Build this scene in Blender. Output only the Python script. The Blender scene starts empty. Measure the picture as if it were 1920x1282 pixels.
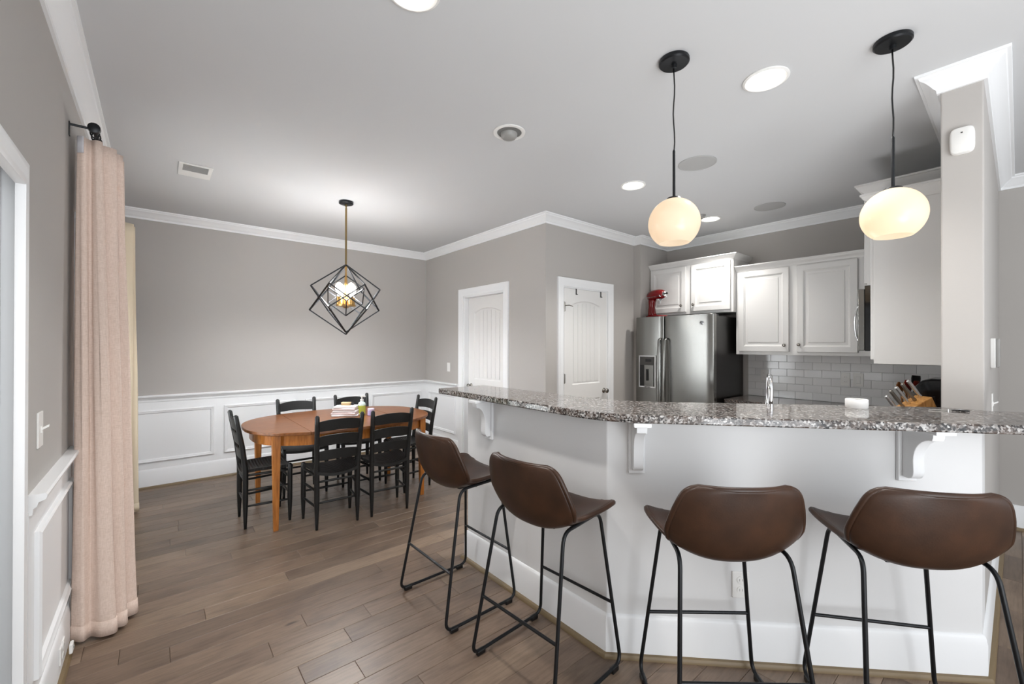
import bpy, bmesh, math, random
from mathutils import Vector, Matrix
random.seed(7)
PI = math.pi
C = bpy.context.scene.collection
S = bpy.context.scene
V = Vector
# ------------------------------------------------------------------ camera, world, lights, exposure
CAM_H = 1.40
F_PX, YAW, PITCH, ROLL = 795.4, math.radians(39.93), math.radians(.204), math.radians(.1)
cp, sp_ = math.cos(PITCH), math.sin(PITCH)
r0 = V((math.cos(YAW), -math.sin(YAW), 0)); fw = V((math.sin(YAW)*cp, math.cos(YAW)*cp, sp_)); u0 = V((-math.sin(YAW)*sp_, -math.cos(YAW)*sp_, cp))
RGT = r0*math.cos(ROLL)+u0*math.sin(ROLL); UPV = -r0*math.sin(ROLL)+u0*math.cos(ROLL)
cam_data = bpy.data.cameras.new('camera'); cam = bpy.data.objects.new('camera', cam_data); C.objects.link(cam)
m = Matrix.Identity(4)
for i in range(3):
    m[i][0] = RGT[i]; m[i][1] = UPV[i]; m[i][2] = -fw[i]
m[2][3] = CAM_H
cam.matrix_world = m
cam_data.sensor_fit = 'HORIZONTAL'; cam_data.sensor_width = 36.0; cam_data.lens = F_PX/1920*36
cam_data.shift_y = (644.2-641)/1920; cam_data.clip_start = .02
S.camera = cam
S.view_settings.view_transform = 'Standard'; S.view_settings.look = 'None'; S.view_settings.gamma = 1; S.view_settings.use_curve_mapping = False
S.view_settings.exposure = 0.83
w = bpy.data.worlds.new('sky'); S.world = w; w.use_nodes = True
bg = w.node_tree.nodes['Background']; bg.inputs[0].default_value = (.90, .95, 1, 1); bg.inputs[1].default_value = .75

def area(name, loc, to, sx, sy, power, col=(1, 1, 1)):
    d = bpy.data.lights.new(name, 'AREA'); d.shape = 'RECTANGLE'; d.size = sx; d.size_y = sy; d.energy = power; d.color = col
    o = bpy.data.objects.new(name, d); C.objects.link(o); o.location = loc
    o.rotation_euler = (V(to)-V(loc)).to_track_quat('-Z', 'Y').to_euler(); return o
# area light added behind the camera in place of assumed living room windows, and a strobe bounced off the ceiling beside the camera
area('living_fill_light', (1.2, -3.4, 1.25), (1.2, 3, 1.1), 3.6, 2.2, 18, (.93, .965, 1))
area('side_window_light', (-.28, -2.2, 1.35), (3.2, .9, 1.25), 2.4, 1.9, 46, (.93, .965, 1))
area('bounce_strobe', (.5, -1.6, .45), (.5, -1.6, 2.7), 1.8, 1.8, 64, (.93, .965, 1))
area('kitchen_fill_light', (3.15, 1.45, 1.0), (3.15, 1.45, 2.7), .9, .9, 5.5, (.95, .975, 1))  # unseen fill added behind the half wall to brighten the kitchen and ceiling
area('dining_window_light', (-.62, 3.75, 1.25), (2, 3.75, .8), 1.3, 1.5, 28, (.94, .975, 1))

# ------------------------------------------------------------------ materials
def lin(c): return tuple(((v/255)/12.92 if v/255 <= .04045 else ((v/255+.055)/1.055)**2.4) for v in c)
def mat(name, col, rough=.5, metal=0, spec=.5, srgb=True, **k):
    M = bpy.data.materials.new(name); M.use_nodes = True; b = M.node_tree.nodes['Principled BSDF']
    c = lin(col) if srgb else col
    b.inputs['Base Color'].default_value = (*c, 1); b.inputs['Roughness'].default_value = rough; b.inputs['Metallic'].default_value = metal
    b.inputs['Specular IOR Level'].default_value = spec
    for kk, vv in k.items(): b.inputs[kk.replace('_', ' ')].default_value = vv
    return M
def nodes(M): return M.node_tree.nodes, M.node_tree.links, M.node_tree.nodes['Principled BSDF']
def tex_noise(M, scale, detail=3, stretch=(1, 1, 1), coord='Object', rough=.5, offset=None):
    n, l, b = nodes(M); tc = n.new('ShaderNodeTexCoord'); mp = n.new('ShaderNodeMapping'); mp.inputs['Scale'].default_value = stretch
    l.new(tc.outputs[coord], mp.inputs['Vector'])
    if offset is not None: l.new(offset, mp.inputs['Location'])
    t = n.new('ShaderNodeTexNoise'); t.inputs['Scale'].default_value = scale; t.inputs['Detail'].default_value = detail; t.inputs['Roughness'].default_value = rough
    l.new(mp.outputs[0], t.inputs['Vector']); return t.outputs['Fac']
def ramp(M, fac, stops):
    n, l, b = nodes(M); r = n.new('ShaderNodeValToRGB'); l.new(fac, r.inputs[0]); e = r.color_ramp.elements
    while len(e) < len(stops): e.new(.5)
    for i, (p, c) in enumerate(stops): e[i].position = p; e[i].color = (*c, 1)
    return r.outputs[0]
def mix(M, fac, a, bb, mode='MIX'):
    n, l, b = nodes(M); x = n.new('ShaderNodeMix'); x.data_type = 'RGBA'; x.blend_type = mode
    for sock, val in ((x.inputs[0], fac), (x.inputs[6], a), (x.inputs[7], bb)):
        if isinstance(val, (int, float)): sock.default_value = val
        elif isinstance(val, tuple): sock.default_value = (*val, 1)
        else: l.new(val, sock)
    return x.outputs[2]
def bump(M, fac, strength, dist=.01):
    n, l, b = nodes(M); x = n.new('ShaderNodeBump'); x.inputs['Strength'].default_value = strength; x.inputs['Distance'].default_value = dist
    l.new(fac, x.inputs['Height']); l.new(x.outputs[0], b.inputs['Normal'])
def setcol(M, out): n, l, b = nodes(M); l.new(out, b.inputs['Base Color'])
def scaled(c, k): return tuple(min(1, v*k) for v in c)

WALL = mat('wall_paint', (180, 176, 172), .7, spec=.3); bump(WALL, tex_noise(WALL, 260, 2), .06, .002)
CEIL = mat('ceiling_paint', (206, 207, 208), .85, spec=.2)
TRIM = mat('trim_paint', (238, 239, 240), .38)
HALF = mat('half_wall_paint', (224, 224, 224), .6, spec=.3)
CABW = mat('cabinet_paint', (218, 217, 215), .38)
DOORW = mat('door_paint', (230, 229, 227), .4)
PLASW = mat('white_plastic', (232, 231, 228), .35)
PLASG = mat('grey_plastic', (150, 149, 146), .4)
SPKR = mat('speaker_mesh', (176, 176, 175), .8)
PLASB = mat('black_plastic', (16, 16, 17), .3)
BLKMET = mat('black_metal', (24, 26, 29), .38, .4)
BLKCHAIR = mat('black_painted_wood', (17, 18, 18), .42)
bump(BLKCHAIR, tex_noise(BLKCHAIR, 60, 3, (1, 1, .15)), .12, .003)
WOVEN = mat('woven_black_splint', (20, 20, 20), .5)
def wave(M, scale, axis, dist=0.):
    n, l, b = nodes(M); tc = n.new('ShaderNodeTexCoord'); t = n.new('ShaderNodeTexWave'); t.bands_direction = axis
    t.inputs['Scale'].default_value = scale; t.inputs['Distortion'].default_value = dist; l.new(tc.outputs['Object'], t.inputs['Vector']); return t.outputs['Fac']
bump(WOVEN, wave(WOVEN, 16, 'Y'), .8, .004)
LEATHER = mat('brown_leather', (74, 49, 32), .40, spec=.4)
f1 = tex_noise(LEATHER, 9, 4)
setcol(LEATHER, ramp(LEATHER, f1, [(.3, lin((44, 27, 17))), (.55, lin((56, 35, 22))), (.8, lin((68, 42, 26)))]))
bump(LEATHER, tex_noise(LEATHER, 190, 3), .10, .002)
SEAM = mat('leather_seam', (92, 60, 42), .5)
TABLEW = mat('honey_wood', (160, 98, 52), .28)
f1 = tex_noise(TABLEW, 7, 6, (1.2, 9, 9), rough=.6)
setcol(TABLEW, ramp(TABLEW, f1, [(.28, lin((96, 54, 24))), (.5, lin((126, 76, 38))), (.75, lin((146, 94, 52)))]))
LEGW = mat('honey_wood_upright', (176, 108, 46), .32)
f1 = tex_noise(LEGW, 7, 6, (9, 9, 1), rough=.6)
setcol(LEGW, ramp(LEGW, f1, [(.28, lin((140, 82, 28))), (.5, lin((176, 108, 44))), (.75, lin((196, 130, 62)))]))
STEEL = mat('stainless_steel', (136, 136, 133), .26, 1)
n, l, b = nodes(STEEL); b.inputs['Anisotropic'].default_value = .5
bump(STEEL, tex_noise(STEEL, 30, 2, (1, 1, 40)), .02, .001)
STEELD = mat('dark_steel_edge', (120, 116, 110), .3, 1)
CHROME = mat('chrome', (225, 226, 228), .06, 1)
NICKEL = mat('satin_nickel', (150, 146, 140), .25, 1)
BRASS = mat('brushed_brass', (190, 150, 92), .28, 1)
BRASSD = mat('antique_brass', (150, 128, 88), .35, 1)
FRSIDE = mat('fridge_side_black', (28, 26, 25), .3)
GLASSB = mat('dark_glass', (12, 14, 17), .06)
RED = mat('red_enamel', (112, 8, 12), .12)
TOWEL = mat('white_towel', (236, 232, 232), .95, spec=.1); bump(TOWEL, tex_noise(TOWEL, 500, 2), .6, .004)
TOWELP = mat('pale_pink_towel', (228, 212, 212), .95, spec=.1); bump(TOWELP, tex_noise(TOWELP, 500, 2), .6, .004)
SOAP = mat('green_soap', (196, 204, 84), .2); CLEARP = mat('pale_clear_plastic', (205, 222, 214), .15)
LILAC = mat('lilac_plastic', (188, 172, 214), .35); PALEWOOD = mat('pale_wood', (206, 178, 138), .5)
BLOCKW = mat('knife_block_wood', (190, 136, 72), .4)
f1 = tex_noise(BLOCKW, 12, 4, (8, 8, 1)); setcol(BLOCKW, ramp(BLOCKW, f1, [(.3, lin((158, 106, 50))), (.7, lin((204, 152, 86)))]))
SPOONW = mat('brown_wood_spoon', (142, 92, 44), .5); REDSIL = mat('red_silicone', (132, 30, 18), .4)
POTTERY = mat('dark_pottery', (46, 34, 28), .3)
GLOWC = mat('lamp_lens', (255, 255, 255), .5); n, l, b = nodes(GLOWC)
b.inputs['Emission Color'].default_value = (1, .95, .86, 1); b.inputs['Emission Strength'].default_value = 6
BULB = mat('lit_bulb', (255, 255, 255), .3); n, l, b = nodes(BULB)
b.inputs['Emission Color'].default_value = (1, .96, .9, 1); b.inputs['Emission Strength'].default_value = 5
BULBS = mat('soft_lit_bulb', (255, 240, 220), .4); n, l, b = nodes(BULBS)
b.inputs['Emission Color'].default_value = (1, .85, .65, 1); b.inputs['Emission Strength'].default_value = 1.5
TILE = mat('white_glazed_tile', (236, 236, 236), .12)
n, l, b = nodes(TILE); oi = n.new('ShaderNodeObjectInfo')
setcol(TILE, ramp(TILE, oi.outputs['Random'], [(0, lin((230, 230, 230))), (1, lin((241, 241, 241)))]))
GROUT = mat('grout', (205, 205, 204), .9)
FABRIC = mat('blush_linen', (205, 178, 160), .9, spec=.15)
n, l, b = nodes(FABRIC)
fa = tex_noise(FABRIC, 60, 3, (1, 1, 9)); fb = tex_noise(FABRIC, 60, 3, (8, 8, .6))
setcol(FABRIC, mix(FABRIC, .5, ramp(FABRIC, fa, [(.3, lin((208, 186, 172))), (.7, lin((238, 218, 206)))]), ramp(FABRIC, fb, [(.3, lin((208, 184, 168))), (.7, lin((234, 214, 202)))])))
bump(FABRIC, fa, .15, .002)
CREAM = mat('cream_linen', (214, 200, 176), .9, spec=.15); bump(CREAM, tex_noise(CREAM, 60, 3, (1, 1, 9)), .15, .002)
LINING = mat('white_lining', (206, 204, 208), .9, spec=.1)
GLASS = mat('window_glass', (255, 255, 255), 0, **{'Transmission_Weight': 1.0, 'IOR': 1.45})
OPAL = bpy.data.materials.new('opal_glass'); OPAL.use_nodes = True
n, l = OPAL.node_tree.nodes, OPAL.node_tree.links; n.clear()
out = n.new('ShaderNodeOutputMaterial'); tr = n.new('ShaderNodeBsdfTranslucent'); df = n.new('ShaderNodeBsdfPrincipled'); ms = n.new('ShaderNodeMixShader')
tr.inputs[0].default_value = (.74, .60, .44, 1); df.inputs['Base Color'].default_value = (.62, .57, .5, 1); df.inputs['Roughness'].default_value = .15
df.inputs['Emission Color'].default_value = (1, .84, .66, 1); df.inputs['Emission Strength'].default_value = .31
ms.inputs[0].default_value = .5; l.new(tr.outputs[0], ms.inputs[1]); l.new(df.outputs[0], ms.inputs[2]); l.new(ms.outputs[0], out.inputs[0])

def granite(name, tones, rough, scale):
    M = mat(name, (90, 88, 86), rough)
    n, l, b = nodes(M); tc = n.new('ShaderNodeTexCoord')
    v = n.new('ShaderNodeTexVoronoi'); v.inputs['Scale'].default_value = scale; l.new(tc.outputs['Object'], v.inputs['Vector'])
    sep = n.new('ShaderNodeSeparateColor'); l.new(v.outputs['Color'], sep.inputs[0])
    a = ramp(M, sep.outputs[0], tones)
    r2 = tex_noise(M, scale*.22, 4)
    setcol(M, mix(M, ramp(M, r2, [(.42, (0, 0, 0)), (.62, (1, 1, 1))]), a, mix(M, .32, a, lin((104, 80, 64)))))
    n.get('Color Ramp')
    return M
GRAN = granite('speckled_granite', [(0, lin((22, 22, 24))), (.3, lin((52, 50, 50))), (.45, lin((92, 88, 85))), (.7, lin((132, 128, 125))), (1, lin((190, 188, 186)))], .07, 140)
GRAND = granite('dark_granite', [(0, lin((20, 20, 22))), (.5, lin((52, 50, 49))), (.8, lin((88, 84, 82))), (1, lin((140, 136, 134)))], .07, 210)
SHOE = mat('stained_oak_shoe', (122, 104, 76), .45); bump(SHOE, tex_noise(SHOE, 30, 3), .05)
FLOORW = mat('oak_plank', (112, 98, 86), .37)
n, l, b = nodes(FLOORW); oi = n.new('ShaderNodeObjectInfo'); cmb = n.new('ShaderNodeCombineXYZ'); mm = n.new('ShaderNodeMath'); mm.operation = 'MULTIPLY'; mm.inputs[1].default_value = 40
l.new(oi.outputs['Random'], mm.inputs[0]); l.new(mm.outputs[0], cmb.inputs[0]); l.new(mm.outputs[0], cmb.inputs[1])
g1 = tex_noise(FLOORW, 5, 6, (1.3, 14, 1), rough=.62, offset=cmb.outputs[0]); g2 = tex_noise(FLOORW, 2.6, 4, (1.6, 3.5, 1), offset=cmb.outputs[0]); g3 = tex_noise(FLOORW, 4.5, 2, (1, 2.6, 1), offset=cmb.outputs[0])
base = ramp(FLOORW, oi.outputs['Random'], [(0, lin((110, 93, 79))), (.35, lin((121, 102, 87))), (.7, lin((129, 110, 93))), (1, lin((141, 121, 103)))])
gr = ramp(FLOORW, g1, [(.3, (.72, .70, .68)), (.55, (1, 1, 1)), (.8, (1.12, 1.12, 1.12))])
cl = ramp(FLOORW, g2, [(.32, (.74, .72, .72)), (.5, (1, 1, 1))])
kn = ramp(FLOORW, g3, [(.2, (.3, .28, .27)), (.27, (1, 1, 1))])
setcol(FLOORW, mix(FLOORW, 1., mix(FLOORW, 1., mix(FLOORW, 1., base, gr, 'MULTIPLY'), cl, 'MULTIPLY'), kn, 'MULTIPLY'))
bump(FLOORW, g1, .10, .004)
SUBF = mat('subfloor', (60, 52, 46), .8)
LAWN = mat('lawn', (110, 140, 90), .9)

# ------------------------------------------------------------------ builders
def ident(u, v, h): return (u, v, h)
class MB:
    def __init__(s): s.v = []; s.f = []
    def add(s, vs, fs):
        o = len(s.v); s.v += [tuple(x) for x in vs]; s.f += [tuple(i+o for i in f) for f in fs]; return s
    def box(s, x0, x1, y0, y1, z0, z1, T=None):
        vs = [(x, y, z) for z in (z0, z1) for y in (y0, y1) for x in (x0, x1)]
        if T: vs = [T(*q) for q in vs]
        return s.add(vs, [(0, 2, 3, 1), (4, 5, 7, 6), (0, 1, 5, 4), (2, 6, 7, 3), (0, 4, 6, 2), (1, 3, 7, 5)])
    def prism(s, poly, z0, z1, T=ident):
        n = len(poly)
        return s.add([T(x, y, z0) for x, y in poly]+[T(x, y, z1) for x, y in poly],
                     [tuple(range(n))[::-1], tuple(range(n, 2*n))]+[(i, (i+1) % n, n+(i+1) % n, n+i) for i in range(n)])
    def loft(s, rings, cap=True, closed=True):
        n = len(rings[0]); vs = [p for r in rings for p in r]; fs = []
        for k in range(len(rings)-1):
            for i in range(n if closed else n-1):
                j = (i+1) % n; fs.append((k*n+i, k*n+j, (k+1)*n+j, (k+1)*n+i))
        if cap: fs += [tuple(range(n))[::-1], tuple(range((len(rings)-1)*n, len(rings)*n))]
        return s.add(vs, fs)
    def lathe(s, prof, c=(0, 0, 0), axis='z', n=24, cap=True):
        rings = []
        for r, z in prof:
            ring = []
            for i in range(n):
                a = 2*PI*i/n; p = (r*math.cos(a), r*math.sin(a), z)
                if axis == 'x': p = (p[2], p[0], p[1])
                elif axis == 'y': p = (p[0], p[2], p[1])
                ring.append((p[0]+c[0], p[1]+c[1], p[2]+c[2]))
            rings.append(ring)
        return s.loft(rings, cap)
    def tube(s, pts, r, n=8, closed=False, square=False, cap=True):
        pts = [V(p) for p in pts]; rr = r if isinstance(r, (list, tuple)) else [r]*len(pts); rings = []; ref = None; N = len(pts)
        for i, p in enumerate(pts):
            a = pts[(i-1) % N] if (i > 0 or closed) else p; b = pts[(i+1) % N] if (i < N-1 or closed) else p
            t = (b-a).normalized()
            if ref is None:
                ref = t.orthogonal().normalized() if abs(t.z) > .9 else V((0, 0, 1))
            x = (ref-t*ref.dot(t))
            x = x.normalized() if x.length > 1e-5 else t.orthogonal().normalized()
            ref = x; y = t.cross(x)
            rings.append([p+(x*math.cos(2*PI*(k+(.5 if square else 0))/n)+y*math.sin(2*PI*(k+(.5 if square else 0))/n))*rr[i] for k in range(n)])
        if closed: rings.append(rings[0])
        return s.loft(rings, cap and not closed)
    def sweep(s, path, prof, T=ident, closed=False, seg=None):
        """profile (out, h) carried along a plan path with mitred corners, outside on the right"""
        P = [V((*q, 0)) for q in path]; N = len(P); rings = []
        for i in range(N):
            d1 = (P[i]-P[i-1]).normalized() if (i > 0 or closed) else None
            d2 = (P[(i+1) % N]-P[i]).normalized() if (i < N-1 or closed) else None
            d1 = d1 or d2; d2 = d2 or d1
            n1 = V((d1.y, -d1.x, 0)); n2 = V((d2.y, -d2.x, 0)); mv = n1+n2; mv = mv/max(.2, mv.dot(n1))
            rings.append([T(P[i].x+mv.x*o, P[i].y+mv.y*o, h) for o, h in prof])
        if closed: rings.append(rings[0])
        if seg is not None: rings = rings[seg:seg+2]
        return s.loft(rings, cap=not closed)
    def build(s, name, mt, parent=None, smooth=False, bevel=0, seg=2, sub=0, loc=None, merge=False):
        me = bpy.data.meshes.new(name); me.from_pydata(s.v, [], s.f); me.update()
        bm = bmesh.new(); bm.from_mesh(me)
        if merge: bmesh.ops.remove_doubles(bm, verts=bm.verts, dist=1e-5)
        bmesh.ops.recalc_face_normals(bm, faces=bm.faces)
        bm.to_mesh(me); bm.free()
        for mq in (mt if isinstance(mt, list) else [mt]): me.materials.append(mq)
        if smooth:
            for p in me.polygons: p.use_smooth = True
            if smooth == 'auto': me.set_sharp_from_angle(angle=math.radians(38))
        o = bpy.data.objects.new(name, me); C.objects.link(o)
        if parent: o.parent = parent
        if loc is not None: o.location = loc
        if bevel:
            bv = o.modifiers.new('bevel', 'BEVEL'); bv.width = bevel; bv.segments = seg; bv.limit_method = 'ANGLE'; bv.angle_limit = math.radians(40)
        if sub:
            sb = o.modifiers.new('sub', 'SUBSURF'); sb.levels = sub; sb.render_levels = sub
        return o
def tag(o, label, cat, group=None):
    o['label'] = label; o['category'] = cat
    if group: o['group'] = group
    return o
def thing(name, label, cat, loc=(0, 0, 0), rz=0, group=None):
    o = bpy.data.objects.new(name, None); C.objects.link(o); o.location = loc; o.rotation_euler = (0, 0, rz); o.empty_display_size = .1
    return tag(o, label, cat, group)
def struct(o, label): o['kind'] = 'structure'; o['label'] = label; return o
def sroot(name, label):
    o = bpy.data.objects.new(name, None); C.objects.link(o); return struct(o, label)
def dup(root, label=None):
    def cp_(o, par):
        c = o.copy(); C.objects.link(c); c.parent = par
        for ch in list(o.children): cp_(ch, c)
        return c
    c = cp_(root, None)
    if label: c['label'] = label
    return c
def arc(c, r, a0, a1, n, f=lambda a, b: (a, b)):
    return [f(c[0]+r*math.cos(a0+(a1-a0)*i/n), c[1]+r*math.sin(a0+(a1-a0)*i/n)) for i in range(n+1)]
def fillet(pts, r, n=5):
    """round the inner corners of a 3-D polyline"""
    P = [V(p) for p in pts]; out = [P[0]]
    for i in range(1, len(P)-1):
        a, b, c = P[i-1], P[i], P[i+1]; d1 = (a-b); d2 = (c-b); k = min(r, d1.length*.45, d2.length*.45)
        s0 = b+d1.normalized()*k; s1 = b+d2.normalized()*k
        for t in range(n+1):
            t /= n; out.append(s0*(1-t)**2+b*2*t*(1-t)+s1*t*t)
    return out+[P[-1]]
# wall-plane maps: (along the wall, height, out of the wall)
def west(X): return lambda u, v, h: (X-h, u, v)          # faces -X
def east(X): return lambda u, v, h: (X+h, u, v)          # faces +X
def south(Y): return lambda u, v, h: (u, Y-h, v)         # faces -Y
def north(Y): return lambda u, v, h: (u, Y+h, v)
Q = 2**-.5
def diag(K): return lambda u, v, h: (K/2+u*Q-h*Q, K/2-u*Q-h*Q, v)   # faces (-1,-1), u runs towards +X -Y

# ------------------------------------------------------------------ dimensions
XL, YB, XD, YP, XA, YA, XE = -.322, 5.449, 2.955, 3.01, 4.449, 2.915, 5.05
YS0, YS1, XP = .10, .24, 2.885
ZC, ZR = 2.70, .905
SOUTH = -3.5
# ------------------------------------------------------------------ walls, floor, ceiling
# left wall: doorway y 1.06..1.985 z<1.965, window y 3.06..4.53 z .5..2.07
mb = MB()
for y0, y1, z0, z1 in ((SOUTH, 1.06, 0, ZC), (1.06, 1.985, 1.965, ZC), (1.985, 3.06, 0, ZC), (3.06, 4.53, 0, .5), (3.06, 4.53, 2.07, ZC), (4.53, YB+.12, 0, ZC)):
    mb.box(XL-.14, XL, y0, y1, z0, z1)
struct(mb.build('wall_left', WALL), 'greige painted wall on the left with a tall window')
struct(MB().box(XL-.14, XD+.12, YB, YB+.12, 0, ZC).build('wall_back', WALL), 'greige dining room wall behind the table')
mb = MB()
for y0, y1, z0, z1 in ((YP+.12, 3.67, 0, ZC), (3.67, 4.48, 2.01, ZC), (4.48, YB, 0, ZC)): mb.box(XD, XD+.12, y0, y1, z0, z1)
struct(mb.build('wall_inner', WALL), 'greige wall with a white door beside the dining table')
mb = MB()
for x0, x1, z0, z1 in ((XD+.0, 3.205, 0, ZC), (3.205, 3.935, 2.01, ZC), (3.935, XA, 0, ZC)): mb.box(x0, x1, YP, YP+.12, z0, z1)
struct(mb.build('wall_pantry', WALL), 'greige wall holding the pantry door')
struct(MB().box(XA, XE+.12, YA, YA+.215, 0, ZC).build('wall_alcove', WALL), 'greige return wall left of the fridge')
wall_right = struct(MB().box(XE, XE+.12, SOUTH, YA, 0, ZC).build('wall_right', WALL), 'greige kitchen wall behind the cabinets')
struct(MB().box(XP, XE, YS0, YS1, 0, ZC).build('wall_divider', WALL, bevel=.006), 'greige wall whose end forms the pillar at the bar')
ce = MB().box(XL-.14, XE+.12, SOUTH, YB+.12, ZC, ZC+.1).build('ceiling', CEIL); struct(ce, 'flat pale grey ceiling')
bar_poly = [(1.572, 2.33), (1.572, 1.204), (2.676, .10), (2.885, .10), (2.885, .24), (2.706, .24), (1.692, 1.254), (1.692, 2.33)]
struct(MB().prism(bar_poly, 0, 1.071).build('wall_bar', HALF, bevel=.004), 'white painted half wall under the granite bar')

# floor: planks laid along X
flo = struct(MB().box(XL-.5, XE+.12, SOUTH, YB+.12, -.06, -.014).build('floor', SUBF), 'grey brown oak plank floor')
PW = .127; rest = MB(); nplank = 0
def plank_verts(x0, x1, y0, y1):
    g, e = .0004, .0022; zt = 0.0
    a = [(x0+g, y0+g), (x1-g, y0+g), (x1-g, y1-g), (x0+g, y1-g)]; i = [(x0+e, y0+e), (x1-e, y0+e), (x1-e, y1-e), (x0+e, y1-e)]
    vs = [(x, y, -.014) for x, y in a]+[(x, y, zt-.0018) for x, y in a]+[(x, y, zt) for x, y in i]
    fs = [(8, 9, 10, 11)]+[(k, (k+1) % 4, 4+(k+1) % 4, 4+k) for k in range(4)]+[(4+k, 4+(k+1) % 4, 8+(k+1) % 4, 8+k) for k in range(4)]
    return vs, fs
yr = YB
rng = random.Random(3)
while yr > SOUTH:
    y1, y0 = yr, max(yr-PW, SOUTH); yr -= PW
    x = XL-.06-rng.uniform(0, .8)
    while x < XE:
        L = rng.choice((.45, .6, .8, 1.0, 1.2, 1.4)); x0, x1 = max(x, XL-.1), min(x+L, XE); x += L
        if x1-x0 < .02: continue
        ym = (y0+y1)/2
        kitchen = (x0+x1)/2 > 2.0 and ym > .3 and x0+ym > 3.1 and not (x0 < XD and ym > 2.4)
        if x0 > XD-.05 and ym > YS1: kitchen = True
        if ym < .45 and x0 < 1.0 or ym < -1.1 or kitchen or nplank >= 298:
            rest.add(*plank_verts(x0, x1, y0, y1)); continue
        MB().add(*plank_verts(x0, x1, y0, y1)).build('plank', FLOORW, flo); nplank += 1
ro = rest.build('plank_field', FLOORW, flo); ro['kind'] = 'stuff'

# crown moulding, chair rail, baseboards, panel mouldings
CR = [(0, 2.612), (.012, 2.612), (.014, 2.628), (.022, 2.634), (.034, 2.650), (.052, 2.668), (.066, 2.676), (.070, 2.686), (.082, 2.688), (.084, 2.6995), (0, 2.6995)]
room_path = [(XL, SOUTH), (XL, YB), (XD, YB), (XD, YP), (XA, YP), (XA, YA), (XE, YA), (XE, YS1), (XP, YS1), (XP, YS0), (XE, YS0), (XE, SOUTH)]
names = ['white crown moulding on the left wall', 'white crown moulding over the dining wall', 'white crown moulding over the wall with the single white door', 'white crown moulding over the pantry door', 'short crown return left of the fridge', 'crown moulding behind the fridge cabinet', 'crown moulding above the kitchen cabinets', 'crown moulding behind the corner cabinet', 'white crown moulding across the pillar face', 'crown moulding on the hall side of the pillar', 'crown moulding in the hall behind the pillar']
for i in range(len(room_path)-1):
    struct(MB().sweep(room_path, CR, seg=i).build('trim_%d' % (i+1), TRIM, smooth='auto'), names[i])
RAIL = [(0, .835), (.010, .838), (.012, .858), (.020, .864), (.024, .878), (.040, .884), (.044, .897), (.040, .905), (0, .905)]
rail_path = [(XL, 2.082), (XL, 2.968), ]
BASE = [(0, 0), (.016, 0), (.016, .148), (.013, .158), (.012, .172), (.006, .182), (0, .185)]
def shoe_prof(o): return [(o, 0), (o+.019, 0), (o+.018, .010), (o+.012, .018), (o, .020)]
SH = shoe_prof(.016)
p3 = [(XL, 2.968), (XL, YB), (XD, YB), (XD, 4.575)]
wains = [(XL, 2.082), (XL, YB), (XD, YB), (XD, 4.572)]
struct(MB().sweep(rail_path, RAIL).build('trim_12', TRIM, smooth='auto'), 'white chair rail between the left doorway and the curtain')
struct(MB().sweep(p3[:2] and [(XL, 4.625), (XL, YB), (XD, YB)], RAIL, seg=1).build('trim_13', TRIM, smooth='auto'), 'white chair rail along the dining wall')
struct(MB().sweep([(XL, YB), (XD, YB), (XD, 4.572)], RAIL, seg=1).build('trim_14', TRIM, smooth='auto'), 'short white chair rail left of the single white door')
for i, (nm, lb) in enumerate((('left', 'left wall'), ('back', 'dining wall'), ('inner', 'wall left of the single white door'))):
    bo = struct(MB().sweep(wains, BASE, seg=i).build('baseboard_'+nm, TRIM, smooth='auto'), 'tall white baseboard on the '+lb)
    MB().sweep(wains, SH, seg=i).build('shoe_moulding', SHOE, bo, smooth='auto')
bpath = [(1.70, 2.33), (1.572, 2.33), (1.572, 1.204), (2.676, .10), (XE, .10), (XE, SOUTH)]
for i, (nm, lb) in enumerate((('bar_end', 'end of the half wall'), ('bar_side', 'half wall behind the two left stools'), ('bar_front', 'half wall behind the two right stools'), ('divider', 'hall side of the pillar wall'), ('hall', 'far hall wall'))):
    bo = struct(MB().sweep(bpath, BASE, seg=i).build('baseboard_'+nm, TRIM, smooth='auto'), 'tall white baseboard on the '+lb)
    MB().sweep(bpath, SH, seg=i).build('shoe_moulding', SHOE, bo, smooth='auto')
PM = [(-.002, 0), (-.002, .012), (.006, .018), (.014, .013), (.024, .011), (.030, .004), (.032, 0)]
WPAN = MB()
# white wainscot skin under the rail
for args in ((XL, XL+.003, 2.075, 2.97, 0, .85), (XL, XL+.003, 4.62, YB, 0, .85), (XL, XD, YB-.003, YB, 0, .85), (XD-.003, XD, 4.57, YB, 0, .85)): WPAN.box(*args)
struct(WPAN.build('trim_15', TRIM), 'white wainscot facing below the chair rail')
def panel_mould(nm, T, u0, u1, v0, v1, lb):
    path = [(u0, v0), (u0, v1), (u1, v1), (u1, v0)]
    struct(MB().sweep(path, PM, T=T, closed=True).build(nm, TRIM, smooth='auto'), lb)
k = 16
for T, u0, u1, lb in ((east(XL+.003), 2.165, 2.94, 'picture frame moulding on the left wall by the doorway'),
                      (south(YB-.003), -.245, .465, 'picture frame moulding left of the dining chairs'), (south(YB-.003), .555, 1.25, 'second picture frame moulding on the dining wall'),
                      (south(YB-.003), 1.355, 2.06, 'third picture frame moulding on the dining wall'), (south(YB-.003), 2.16, 2.87, 'picture frame moulding in the far dining corner'),
                      (west(XD-.003), 4.66, 5.35, 'picture frame moulding left of the single white door')):
    panel_mould('trim_%d' % k, T, u0, u1, .252, .755, lb); k += 1

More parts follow.
